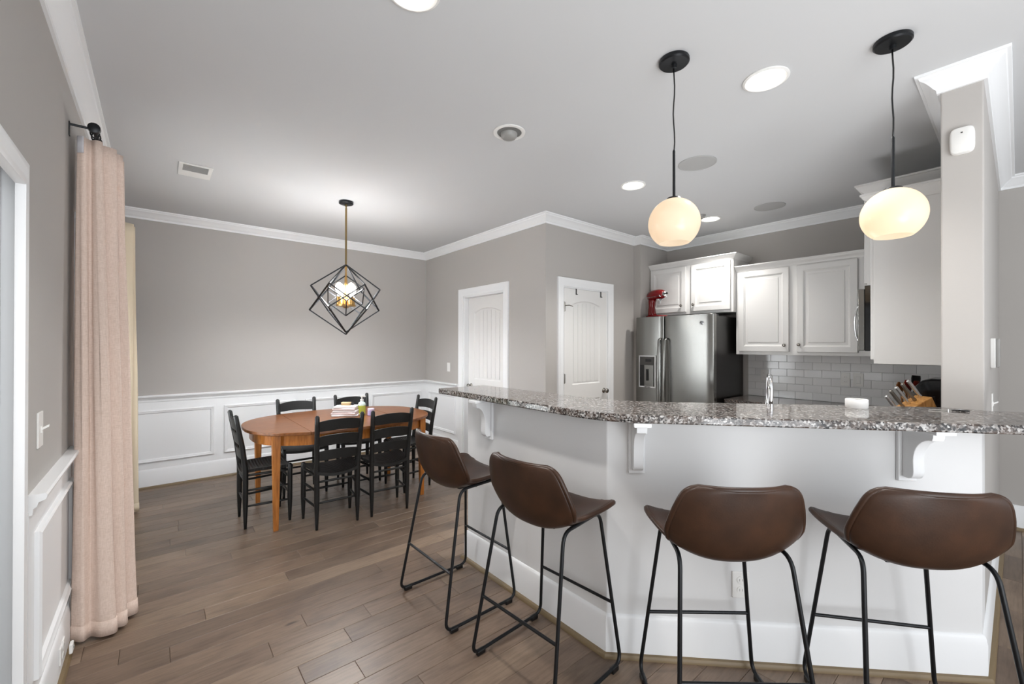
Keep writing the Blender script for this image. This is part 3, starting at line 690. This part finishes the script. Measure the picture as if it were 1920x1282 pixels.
def make_chair(label):
    ch = thing('dining_chair', label, 'chair', group='black ladder back chairs around the oval table')
    # local: faces +y; rear posts at y=-.15
    for s in (-1, 1):
        P = [(s*.152, -.150, 0), (s*.152, -.150, .05), (s*.152, -.150, .20), (s*.153, -.150, .44), (s*.158, -.172, .62), (s*.164, -.205, .80), (s*.166, -.216, .862), (s*.166, -.2175, .873)]
        MB().tube(P, [.010, .0125, .0185, .0195, .0185, .0175, .0165, .007], 12).build('leg', BLKCHAIR, ch, smooth=True)
        P = [(s*.183, .150, 0), (s*.183, .150, .05), (s*.183, .150, .18), (s*.183, .150, .40), (s*.183, .150, .448), (s*.183, .150, .456)]
        MB().tube(P, [.010, .0125, .0185, .0185, .0165, .006], 12).build('leg', BLKCHAIR, ch, smooth=True)
    for z0, z1, hump in ((.525, .600, .010), (.638, .718, .012), (.752, .835, .018)):
        m_ = MB(); n_ = 14; top, bot = [], []
        for i in range(n_+1):
            t = -1+2*i/n_; x = t*.150; yc = lambda z: -.150-(.022*max(0, (z-.44)/.18) if z < .62 else .022+.033*(z-.62)/.18)
            bow = -.018*(1-t*t); zt = z1-.011*abs(t)**4+hump*.35*max(0, math.cos(t*PI*.62))
            top.append((x, yc(z1)+bow, zt)); bot.append((x, yc(z0)+bow, z0+.003*math.cos(t*PI)))
        rings = [[(b_[0], b_[1]-.006, b_[2]), (b_[0], b_[1]+.006, b_[2]), (t_[0], t_[1]+.006, t_[2]), (t_[0], t_[1]-.006, t_[2])] for b_, t_ in zip(bot, top)]
        m_.loft(rings).build('slat', BLKCHAIR, ch, bevel=.002)
    # saddle woven seat
    m_ = MB(); nx, ny = 12, 10; up, dn = [], []
    for j in range(ny+1):
        v = j/ny
        for i in range(nx+1):
            u = -1+2*i/nx; hw = .156+(.194-.156)*v; x = u*hw; y = -.168+.338*v
            z = .452-.030*(1-u*u)*(1-.4*v)-.008*abs(2*v-1)**4
            up.append((x, y, z)); dn.append((x, y, z-.022))
    W = nx+1; fs = []
    for j in range(ny):
        for i in range(nx):
            a = j*W+i; fs += [(a, a+1, a+W+1, a+W), (len(up)+a, len(up)+a+W, len(up)+a+W+1, len(up)+a+1)]
    n0 = len(up)
    for i in range(nx): fs += [(i, n0+i, n0+i+1, i+1), (ny*W+i, ny*W+i+1, n0+ny*W+i+1, n0+ny*W+i)]
    for j in range(ny): fs += [(j*W, (j+1)*W, n0+(j+1)*W, n0+j*W), (j*W+nx, n0+j*W+nx, n0+(j+1)*W+nx, (j+1)*W+nx)]
    m_.add(up+dn, fs).build('seat', WOVEN, ch, smooth='auto')
    def rung(a, b, r=.009):
        a, b = V(a), V(b); MB().tube([a, a.lerp(b, .2), a.lerp(b, .5), a.lerp(b, .8), b], [r*.75, r, r*1.1, r, r*.75], 8).build('stretcher', BLKCHAIR, ch, smooth=True)
    for z in (.17, .29): 
        for s in (-1, 1): rung((s*.152, -.15, z), (s*.183, .15, z))
    rung((-.183, .15, .22), (.183, .15, .22)); rung((-.183, .15, .34), (.183, .15, .34)); rung((-.152, -.15, .20), (.152, -.15, .20)); rung((-.152, -.15, .36), (.152, -.15, .36))
    for s in (-1, 1): rung((s*.153, -.15, .405), (s*.183, .15, .405), .010)
    return ch
c0 = make_chair('black ladder back chair at the near long side, nearer the curtains')
c0.location = (1.088, 3.552, 0); c0.rotation_euler = (0, 0, math.radians(-2))
for lb, loc, rz in (('black ladder back chair at the near long side, nearer the bar', (1.508, 3.532, 0), -3), ('black ladder back chair at the table end by the curtains', (.670, 3.928, 0), -90),
                    ('black ladder back chair on the far side of the table, nearer the curtains', (1.066, 4.405, 0), 180), ('black ladder back chair on the far side of the table, behind the towels', (1.600, 4.410, 0), 177),
                    ('black ladder back chair at the table end towards the bar', (1.94, 3.935, 0), 94)):
    c = dup(c0, lb); c.location = loc; c.rotation_euler = (0, 0, math.radians(rz))

# things on the table
tw = [('folded white hand towel at the bottom of the stack on the table', TOWEL), ('pale pink folded towel second from the bottom of the stack', TOWELP), ('folded white hand towel in the middle of the stack on the table', TOWEL), ('pale pink folded towel second from the top of the stack', TOWELP), ('folded white hand towel on top of the stack on the table', TOWEL)]
zt = TZ
for i, (lb, mt) in enumerate(tw):
    hgt = .019; m_ = MB(); L_, D_ = .115-.004*i, .07-.002*i
    prof = [(-D_, .003), (-D_+.008, 0), (D_-.012, 0), (D_, .004), (D_+.003, hgt*.5), (D_, hgt-.003), (D_-.010, hgt), (-D_+.01, hgt), (-D_, hgt-.004)]
    rings = []
    for q in range(9):
        t = -1+2*q/8; wob = .003*math.sin(3*t+i*1.7)
        rings.append([(t*L_, y+wob, z*(1-.12*abs(t)**4)) for y, z in prof])
    o = m_.loft(rings).build('folded_towel', mt, None, smooth='auto', bevel=.004, loc=(1.352+.003*(-1)**i, 4.02, zt+.0003))
    o.rotation_euler = (0, 0, math.radians(-36+3*(-1)**i)); tag(o, lb, 'towel', 'folded towels stacked on the dining table'); zt += hgt
br = thing('scrub_brush', 'small pale wooden brush lying on the towel stack', 'brush', (1.36, 4.035, zt), math.radians(-38))
MB().box(-.045, .045, -.018, .018, .014, .030).build('handle', PALEWOOD, br, bevel=.006)
MB().box(-.042, .042, -.015, .015, 0, .014).build('bristles', mat('tan_bristle', (176, 150, 104), .8), br)
MB().box(.047, .07, -.014, .014, .002, .028).build('cap', PLASB, br, bevel=.005)
sb = thing('soap_bottle', 'clear pump bottle of green soap beside the towels', 'bottle', (1.487, 3.985, TZ))
MB().lathe([(.030, 0), (.034, .004), (.034, .082), (.0335, .088)], n=24).build('soap', SOAP, sb, smooth='auto')
MB().lathe([(.0338, .088), (.034, .10), (.028, .115), (.016, .124), (.014, .130)], n=24).build('shoulder', CLEARP, sb, smooth='auto')
MB().lathe([(.015, .130), (.015, .146), (.006, .148), (.006, .165), (.012, .166), (.012, .178)], n=16).tube([(0, 0, .172), (.034, 0, .170)], .006).build('pump', PLASW, sb, smooth='auto')
lb_ = thing('lotion_tub', 'small lilac tub in front of the soap bottle', 'tub', (1.535, 3.885, TZ))
MB().lathe([(.026, 0), (.030, .004), (.031, .045), (.029, .05)], n=24).build('tub', LILAC, lb_, smooth='auto')
MB().lathe([(.032, .05), (.032, .064), (.028, .067)], n=24).build('lid', mat('pale_lilac_lid', (222, 212, 234), .3), lb_, smooth='auto')

# ------------------------------------------------------------------ bar stools
def interp(tab, t):
    n_ = len(tab)
    for i in range(n_-1):
        a, b = tab[i], tab[i+1]
        if t <= b[0]+1e-9:
            h = b[0]-a[0]; k = (t-a[0])/h; p, q = tab[max(i-1, 0)], tab[min(i+2, n_-1)]; out = []
            for c in range(1, len(a)):
                m0 = (b[c]-p[c])/(b[0]-p[0]); m1 = (q[c]-a[c])/(q[0]-a[0])
                out.append((2*k**3-3*k*k+1)*a[c]+(k**3-2*k*k+k)*h*m0+(3*k*k-2*k**3)*b[c]+(k**3-k*k)*h*m1)
            return out
    return list(tab[-1][1:])
SPINE = [(0, .212, .668), (.05, .207, .682), (.14, .165, .682), (.28, .08, .662), (.42, -.025, .642), (.52, -.088, .644), (.60, -.128, .668), (.68, -.152, .714), (.78, -.170, .774), (.90, -.187, .852), (.97, -.196, .903), (1.0, -.200, .922)]
WID = [(0, .208), (.15, .226), (.32, .218), (.46, .206), (.56, .214), (.66, .230), (.74, .234), (.86, .220), (.95, .201), (1.0, .192)]
EDG = [(0, .026, 0), (.2, .036, 0), (.4, .054, .006), (.52, .060, .030), (.62, .040, .052), (.75, .012, .058), (.9, .002, .050), (1.0, -.004, .044)]
def stool_shell(nu=22, nt=44):
    rows_ = []
    Ltot = .62
    for j in range(nt+1):
        t = j/nt; t = .72*(.5-.5*math.cos(PI*t))+.28*t; y, z = interp(SPINE, t); wd, = interp(WID, t); ez, ey = interp(EDG, t)
        d0, d1 = t*Ltot, (1-t)*Ltot; r_f, r_b = .060, .046
        if d0 < r_f: wd = wd-r_f+math.sqrt(max(0, r_f**2-(r_f-d0)**2))
        if d1 < r_b: wd = wd-r_b+math.sqrt(max(0, r_b**2-(r_b-d1)**2))
        row = []
        for i in range(nu+1):
            u = -1+2*i/nu; k = abs(u)**2.4
            row.append(V((u*wd, y+ey*k, z+ez*k)))
        rows_.append(row)
    return rows_
def make_stool(label):
    st = thing('bar_stool', label, 'stool', group='brown leather bar stools along the bar')
    R_ = stool_shell(); nt, nu = len(R_), len(R_[0])
    m_ = MB(); m_.add([p for r in R_ for p in r], [(j*nu+i, j*nu+i+1, (j+1)*nu+i+1, (j+1)*nu+i) for j in range(nt-1) for i in range(nu-1)])
    so = m_.build('seat', LEATHER, st, smooth=True)
    sm = so.modifiers.new('thick', 'SOLIDIFY'); sm.thickness = .020; sm.offset = 0
    bv = so.modifiers.new('sub', 'SUBSURF'); bv.levels = 1; bv.render_levels = 1
    rim = [R_[0][i] for i in range(nu)]+[R_[j][nu-1] for j in range(1, nt)]+[R_[nt-1][i] for i in range(nu-2, -1, -1)]+[R_[j][0] for j in range(nt-2, 0, -1)]
    cen = V((0, .0, .72))
    MB().tube([p for p in rim], .0104, 8, closed=True).build('edge_seam', LEATHER, so, smooth=True)
    r = .0078; FW2, TW = .238, .192
    for s in (-1, 1):
        tf, tb, fb, ff = V((s*.165, .168, .664)), V((s*TW, -.112, .664)), V((s*FW2, -.228, .017)), V((s*FW2, .222, .017))
        pts = fillet([(tf+tb)/2, tb, fb, ff, tf, (tf+tb)/2], .050, 6)
        MB().tube(pts[:-1], r, 10, closed=True).build('leg_frame', BLKMET, st, smooth=True)
        for y in (-.178, .172):
            MB().box(s*FW2-.011, s*FW2+.011, y-.022, y+.022, 0, .022).build('foot_cap', PLASB, st, bevel=.004)
    m_ = MB(); m_.tube([(-.168, .145, .660), (-.10, .12, .646), (.10, .12, .646), (.168, .145, .660)], .006, 8); m_.tube([(-.180, .0, .660), (-.10, .01, .634), (.10, .01, .634), (.180, .0, .660)], .006, 8)
    m_.box(-.085, .085, -.045, .125, .626, .634); m_.build('seat_plate', BLKMET, st)
    zf = .272; kf = lambda a, b, z: a+(b-a)*(z-.017)/(.664-.017)
    MB().tube([(-kf(FW2, .165, zf), kf(.222, .168, zf), zf), (kf(FW2, .165, zf), kf(.222, .168, zf), zf)], .0068, 10).build('footrest', BLKMET, st, smooth='auto')
    MB().tube([(-kf(FW2, TW, zf), kf(-.228, -.112, zf), zf), (kf(FW2, TW, zf), kf(-.228, -.112, zf), zf)], .0068, 10).build('footrest', BLKMET, st, smooth='auto')
    return st
s0 = make_stool('brown leather bar stool nearest the dining table')
s0.location = (1.292, 2.016, 0); s0.rotation_euler = (0, 0, math.radians(-89))
for lb, loc, face in (('brown leather bar stool in front of the bar bend, second from the dining table', (1.325, 1.345, 0), 3.5), ('brown leather bar stool seen from behind in front of the wall outlet', (1.628, .722, 0), 49), ('brown leather bar stool nearest the pillar and hall', (2.092, .268, 0), 38.5)):
    c = dup(s0, lb); c.location = loc; c.rotation_euler = (0, 0, math.radians(face-90))

# ------------------------------------------------------------------ curtains
def curtain(name, label, plan_top, plan_bot, z0, z1, mt, hem=.07, top_lin=False):
    def smooth_(pl, n=6):
        P = [V(p) for p in pl]; out = []
        for i in range(len(P)-1):
            a = P[max(i-1, 0)]; b, c = P[i], P[i+1]; d = P[min(i+2, len(P)-1)]
            for k in range(n):
                t = k/n; out.append(.5*((2*b)+(-a+c)*t+(2*a-5*b+4*c-d)*t*t+(-a+3*b-3*c+d)*t**3))
        return out+[P[-1]]
    A, B = smooth_(plan_top), smooth_(plan_bot); N = len(A); nz = 26
    def grid(f0, f1, nz, off=0):
        vs = []
        for j in range(nz+1):
            f = f0+(f1-f0)*j/nz
            for i in range(N):
                k = f**.8; p = B[i].lerp(A[i], k); sag = .006*math.sin(i*1.3+f*5)*(1-abs(2*f-1))
                vs.append((p.x+sag+off, p.y, z0+(z1-z0)*f))
        return vs, [(j*N+i, j*N+i+1, (j+1)*N+i+1, (j+1)*N+i) for j in range(nz) for i in range(N-1)]
    ct = thing(name, label, 'curtain', group='curtains on the left window')
    o = MB().add(*grid(0, 1, nz)).build('drape', mt, ct, smooth=True); sm = o.modifiers.new('t', 'SOLIDIFY'); sm.thickness = .004; sm.offset = 0
    o = MB().add(*grid(.002, hem/(z1-z0), 2)).build('hem', mt, ct, smooth=True); sm = o.modifiers.new('t', 'SOLIDIFY'); sm.thickness = .009; sm.offset = 0
    if top_lin:
        vs, fs = [], []; K = 7
        for j in range(2):
            for i in range(K):
                p = A[i]; vs.append((p.x, p.y-.006, z1-.075+.079*j))
        fs = [(i, i+1, K+i+1, K+i) for i in range(K-1)]
        o = MB().add(vs, fs).build('heading_tape', LINING, ct, smooth=True); sm = o.modifiers.new('t', 'SOLIDIFY'); sm.thickness = .003; sm.offset = 0
    return ct
curtain('curtain', 'blush linen curtain gathered at the near end of the rod', 
        [(-.293, 2.87), (-.27, 2.856), (-.248, 2.874), (-.23, 2.856), (-.211, 2.86), (-.212, 2.885), (-.245, 2.90), (-.169, 2.925), (-.172, 2.95), (-.235, 2.97), (-.149, 3.0), (-.155, 3.03), (-.23, 3.05), (-.141, 3.10), (-.21, 3.15)],
        [(-.304, 2.845), (-.262, 2.804), (-.236, 2.830), (-.195, 2.792), (-.149, 2.79), (-.152, 2.82), (-.22, 2.845), (-.120, 2.832), (-.122, 2.865), (-.21, 2.89), (-.084, 2.92), (-.090, 2.955), (-.20, 2.98), (-.086, 3.02), (-.18, 3.08)], .015, 2.385, FABRIC, top_lin=True)
curtain('curtain', 'cream linen curtain hanging at the far end of the rod', 
        [(-.26, 4.60), (-.20, 4.62), (-.15, 4.66), (-.20, 4.70), (-.145, 4.75), (-.20, 4.80), (-.15, 4.85), (-.20, 4.90), (-.15, 4.95)],
        [(-.28, 4.62), (-.21, 4.64), (-.155, 4.68), (-.20, 4.70), (-.11, 4.70), (-.18, 4.76), (-.12, 4.81), (-.18, 4.87), (-.13, 4.93)], .015, 2.385, CREAM)
rd = thing('curtain_rod', 'black curtain rod with end cap on the left wall', 'curtain rod')
RX = -.232
MB().tube([(RX, 2.83, 2.425), (RX, 5.02, 2.425)], .010, 12).build('rod', BLKMET, rd, smooth='auto')
for y in (2.80, 5.0):
    MB().lathe([(.014, 0), (.023, .004), (.023, .03), (.012, .034)], (RX, y, 2.425), axis='y', n=16).build('finial', BLKMET, rd, smooth='auto')
for y in (2.872, 4.99):
    MB().tube(fillet([(XL, y, 2.440), (RX-.02, y, 2.440), (RX, y, 2.425)], .01), .006, 8).box(XL, XL+.004, y-.012, y+.012, 2.385, 2.450).build('bracket', BLKMET, rd)
for y in (2.845, 2.90, 2.97, 3.05, 3.12, 4.66, 4.72, 4.78, 4.85, 4.92):
    MB().tube([(RX+.016*math.cos(a), y, 2.414+.024*math.sin(a)) for a in [2*PI*i/14 for i in range(14)]], .003, 6, closed=True).build('ring', BLKMET, rd, smooth=True)

# ------------------------------------------------------------------ ceiling fixtures
def lamp_light(name, kind, loc, power, col, parent, **k):
    d = bpy.data.lights.new(name, kind); d.energy = power; d.color = col
    for a, b in k.items(): setattr(d, a, b)
    o = bpy.data.objects.new(name, d); C.objects.link(o); o.parent = parent; o.location = loc; return o
def downlight(x, y, lb, lit=True):
    d = thing('recessed_light', lb, 'ceiling light', (x, y, ZC), group='lit recessed ceiling lights')
    MB().lathe([(.100, -.0005), (.100, -.006), (.090, -.010), (.080, -.006), (.076, .0), (.074, -.0005)], n=40, cap=False).build('trim_ring', PLASW, d, smooth='auto')
    MB().lathe([(.0765, -.0045), (.060, -.0042), (.001, -.004)], n=32).build('lens', GLOWC, d)
    lamp_light('recessed_lamp', 'SPOT', (0, 0, -.02), 48, (1, .97, .93), d, spot_size=math.radians(118), spot_blend=.7, shadow_soft_size=.06)
for x, y, lb in ((.715, 1.42, 'lit recessed light at the top edge of the photo'), (2.272, .79, 'lit recessed light between the two pendant lamps'), (2.958, 2.007, 'lit recessed light over the pantry side of the kitchen'), (4.348, 2.028, 'lit recessed light near the fridge, beside the left globe')):
    downlight(x, y, lb)
d = thing('recessed_light', 'unlit eyeball recessed light in the middle of the ceiling', 'ceiling light', (1.646, 1.996, ZC))
MB().lathe([(.098, -.0005), (.098, -.005), (.088, -.009), (.076, -.006), (.073, -.0005)], n=40, cap=False).build('trim_ring', PLASW, d, smooth='auto')
MB().lathe([(.0735, -.003), (.001, -.0025)], n=32).build('baffle', mat('grey_baffle', (120, 120, 118), .6), d)
MB().lathe([(.052, -.003), (.050, -.018), (.040, -.030), (.020, -.036), (.002, -.037)], (.008, .012, 0), n=28).build('eyeball', PLASG, d, smooth='auto')
for x, y, lb in ((2.951, 1.471, 'round grey ceiling speaker beside the left pendant stem'), (4.385, 1.492, 'round grey ceiling speaker near the kitchen crown moulding')):
    s = thing('ceiling_speaker', lb, 'speaker', (x, y, ZC), group='round ceiling speakers')
    MB().lathe([(.128, -.0005), (.128, -.004), (.120, -.006), (.117, -.0005)], n=40, cap=False).build('rim', SPKR, s, smooth='auto')
    MB().lathe([(.119, -.0035), (.06, -.005), (.001, -.0052)], n=36).build('grille', SPKR, s, smooth='auto')
sd = thing('smoke_detector', 'small grey detector on the ceiling beside the left globe', 'detector', (4.16, 2.04, ZC))
MB().lathe([(.05, -.0005), (.05, -.012), (.042, -.026), (.02, -.03), (.002, -.03)], n=28).build('housing', PLASG, sd, smooth='auto')
MB().lathe([(.012, -.028), (.011, -.034), (.002, -.035)], n=14).build('sensor', PLASB, sd, smooth='auto')
vt = thing('ceiling_vent', 'white rectangular air vent on the ceiling over the dining area', 'vent', (.215, 3.955, ZC))
m_ = MB()
for q in ((-.10, .10, -.14, -.115), (-.10, .10, .02, .14), (-.10, -.075, -.115, .02), (.075, .10, -.115, .02)): m_.box(*q, -.006, -.0005)
m_.build('frame', PLASW, vt, bevel=.002)
MB().box(-.075, .075, -.115, .02, -.002, -.0008).build('backing', PLASG, vt)
for i in range(9):
    y = -.108+i*.015; MB().box(-.075, .075, y-.003, y+.003, -.006, -.002).build('slat', mat('vent_grey', (168, 168, 166), .5) if i == 0 else bpy.data.materials['vent_grey'], vt)
def pendant(x, y, lb, warm, wob):
    p = thing('pendant_lamp', lb, 'pendant lamp', (x, y, ZC), group='opal globe pendants over the bar')
    MB().lathe([(.064, -.0005), (.066, -.004), (.066, -.016), (.060, -.022), (.012, -.024), (.011, -.040), (.004, -.041)], n=36).build('canopy', BLKMET, p, smooth='auto')
    zc = 1.955-ZC; zt_ = zc+.112
    pts = [(wob*math.sin(i*.9)*(.3+i/9), wob*math.cos(i*1.3)*.5, -.035+(zt_+.215+.035)*i/9) for i in range(9)]+[(0, 0, zt_+.205)]
    MB().tube(pts, .0032, 8).build('cord', PLASB, p, smooth=True)
    MB().lathe([(.004, zt_+.222), (.0062, zt_+.215), (.0062, zt_+.008), (.012, zt_+.006), (.030, zt_+.003), (.038, zt_-.008), (.036, zt_-.012)], n=20).build('stem', BLKMET, p, smooth='auto')
    prof = []
    for i in range(25):
        a = PI*.06+(PI*.80-PI*.06)*i/24; prof.append((.112*math.sin(a), zc+.112*math.cos(a)))
    MB().lathe(prof, n=48, cap=False).build('globe', OPAL, p, smooth=True)
    MB().lathe([(.004, zc+.06), (.018, zc+.05), (.026, zc+.02), (.018, zc-.008), (.003, zc-.016)], n=20).build('bulb', BULBS, p, smooth=True)
    lamp_light('pendant_bulb', 'POINT', (0, 0, zc+.01), warm, (1, .80, .55), p, shadow_soft_size=.03)
pendant(1.80, 1.005, 'opal glass globe pendant over the bar bend', .22, .004)
pendant(2.395, .342, 'opal glass globe pendant nearest the pillar', .75, .004)
# geometric chandelier
CHX, CHY = 1.313, 3.918
cl_ = thing('chandelier', 'black wire cube chandelier with brass stem over the dining table', 'chandelier', (CHX, CHY, ZC), math.atan2(CHY, CHX)-PI/2)
MB().lathe([(.060, -.0005), (.062, -.004), (.062, -.020), (.056, -.024), (.008, -.025)], n=32).build('canopy', BLKMET, cl_, smooth='auto')
zT = 2.128-ZC
MB().lathe([(.010, -.022), (.010, -.045), (.0055, -.05), (.0085, -.062), (.0085, zT), (.003, zT-.002)], n=14).build('rod', BRASSD, cl_, smooth='auto')
def wire_cube(nm, top, D, az0, r):
    rr = D*math.sqrt(2)/3
    up = [V((rr*math.sin(az0+k*2*PI/3), -rr*math.cos(az0+k*2*PI/3), top-D/3)) for k in range(3)]
    lo = [V((rr*math.sin(az0+PI/3+k*2*PI/3), -rr*math.cos(az0+PI/3+k*2*PI/3), top-2*D/3)) for k in range(3)]
    a, b = V((0, 0, top)), V((0, 0, top-D)); m_ = MB()
    edges = [(a, q) for q in up]+[(b, q) for q in lo]+[(up[k], lo[k]) for k in range(3)]+[(up[(k+1) % 3], lo[k]) for k in range(3)]
    for p, q in edges: m_.tube([p, q], r, 4, square=True)
    return m_.build(nm, BLKMET, cl_)
wire_cube('outer_cube', zT, .612, math.radians(-88), .0072)
wire_cube('outer_cube', zT, .632, math.radians(94), .0072)
wire_cube('inner_cube', zT-.098, .365, math.radians(62), .0062)
MB().lathe([(.006, zT), (.012, zT-.03), (.006, zT-.06), (.010, zT-.098), (.013, zT-.16), (.020, zT-.30), (.022, zT-.36), (.085, zT-.365), (.085, zT-.378), (.03, zT-.384), (.018, zT-.395), (.004, zT-.398)], n=24).build('stem', BRASS, cl_, smooth='auto')
for k in range(4):
    a = math.radians(38+90*k); x, y = .072*math.cos(a), .072*math.sin(a)
    MB().lathe([(.021, zT-.366), (.021, zT-.295), (.018, zT-.295), (.018, zT-.30)], (x, y, 0), n=16).build('candle_cup', BRASS, cl_, smooth='auto')
    MB().lathe([(.012, zT-.296), (.016, zT-.27), (.030, zT-.235), (.033, zT-.21), (.026, zT-.185), (.010, zT-.172), (.002, zT-.17)], (x, y, 0), n=18).build('bulb', BULB, cl_, smooth=True)
lamp_light('chandelier_glow', 'POINT', (0, 0, zT-.26), 27, (.98, .985, 1), cl_, shadow_soft_size=.14)
lamp_light('chandelier_fill_spot', 'SPOT', (0, 0, zT-.20), 80, (.98, .985, 1), cl_, shadow_soft_size=.16, spot_size=math.radians(168), spot_blend=.5)  # added fill spot for table and lower walls, not one of the bulbs

# ------------------------------------------------------------------ switches, outlets, sensors
def plate(name, T, u, v, lb, kind, wdt=.072, hgt=.116, h0=0, cat=None):
    o = thing(name, lb, cat or ('light switch' if 'switch' in name else 'outlet'))
    MB().box(u-wdt/2, u+wdt/2, v-hgt/2, v+hgt/2, h0, h0+.006, T).build('plate', PLASW, o, bevel=.002)
    if kind == 'toggle':
        MB().box(u-.006, u+.006, v-.012, v+.012, h0+.005, h0+.009, T).loft([[T(u+a, v+b+c, h) for a, b in ((-.0045, -.004), (.0045, -.004), (.0045, .004), (-.0045, .004))] for c, h in ((0, h0+.006), (.012, h0+.026))]).build('toggle', PLASW, o)
    elif kind == 'rocker':
        MB().box(u-.017, u+.017, v-.033, v+.033, h0+.005, h0+.009, T).build('rocker', PLASW, o, bevel=.002)
    else:
        n_ = 2 if kind == 'duplex2' else 1
        for du in ((0,) if n_ == 1 else (-.02, .02)):
            for dv in (-.022, .022):
                pts = arc((u+du, v+dv), .0165, 0, 2*PI, 15)[:-1]
                MB().prism(pts, h0+.005, h0+.0085, T).build('socket', PLASW, o)
                MB().box(u+du-.007, u+du-.005, v+dv-.005, v+dv+.005, h0+.0082, h0+.009, T).box(u+du+.005, u+du+.007, v+dv-.005, v+dv+.005, h0+.0082, h0+.009, T).build('slots', PLASG, o)
    return o
plate('light_switch', east(XL), 2.241, 1.097, 'white toggle switch on the left wall by the doorway', 'toggle', .078, .125)
o = plate('wall_outlet', east(XL+.016), 2.60, .105, 'white outlet low on the left baseboard', 'duplex', .11, .07)
pg = thing('night_light', 'white plug pushed into the outlet on the left baseboard', 'plug')
MB().box(2.585, 2.625, .085, .125, .0242, .036, east(XL+.016)).build('body', PLASW, pg, bevel=.004)
MB().box(2.60, 2.61, .10, .11, .036, .039, east(XL+.016)).build('sensor', PLASG, pg)
plate('light_switch', west(XD), 4.829, 1.11, 'white rocker switch left of the single white door', 'rocker')
plate('wall_outlet', diag(2.776), .8415, .345, 'white outlet on the half wall behind the third stool', 'duplex')
plate('wall_outlet', west(XE-.0085), 1.765, 1.082, 'white outlet on the backsplash behind the faucet', 'duplex', .075, .118)
plate('wall_outlet', west(XE-.0085), 1.062, 1.080, 'white outlet on the backsplash, left of a pair', 'duplex', .072, .125)
plate('light_switch', west(XE-.0085), .965, 1.080, 'white plate on the backsplash, right of a pair', 'rocker', .078, .125)
plate('light_switch', south(YS0), 3.62, 1.075, 'white toggle switch on the hall side of the pillar', 'toggle', .075, .118)
al = thing('alarm_panel', 'white and grey alarm panel on the hall side of the pillar', 'alarm panel')
MB().box(3.46, 3.60, 1.282, 1.442, 0, .020, south(YS0)).build('base', PLASW, al, bevel=.003)
MB().box(3.462, 3.598, 1.284, 1.440, .020, .034, south(YS0)).build('face', PLASG, al, bevel=.003)
ms_ = thing('motion_sensor', 'white bulged square sensor high on the pillar', 'sensor')
rings = []
for sc_, h in ((1, 0), (1, .012), (.93, .022), (.8, .026)):
    ring = []
    for i in range(32):
        t = 2*PI*i/32; cx, sx = math.cos(t), math.sin(t)
        ring.append((XP-h, .168+.041*sc_*math.copysign(abs(cx)**.45, cx), 2.358+.062*sc_*math.copysign(abs(sx)**.45, sx)))
    rings.append(ring)
MB().loft(rings).build('cover', PLASW, ms_, smooth='auto')
MB().box(.165, .172, 2.388, 2.393, .026, .0275, west(XP)).build('lens_dot', PLASB, ms_)
# hooks over the pantry door
for u, lb in ((3.402, 'black over door hook at the left top of the pantry door'), (3.813, 'black over door hook at the right top of the pantry door')):
    h = thing('door_hook', lb, 'hook', group='black hooks on the pantry door')
    MB().box(u-.008, u+.008, 1.935, 1.999, .0025, .006, south(YP)).box(u-.008, u+.008, 1.9955, 1.9975, -.03, .006, south(YP)).build('strap', PLASB, h)
    MB().box(u-.008, u+.008, 1.935, 1.942, .006, .02, south(YP)).build('peg', PLASB, h)
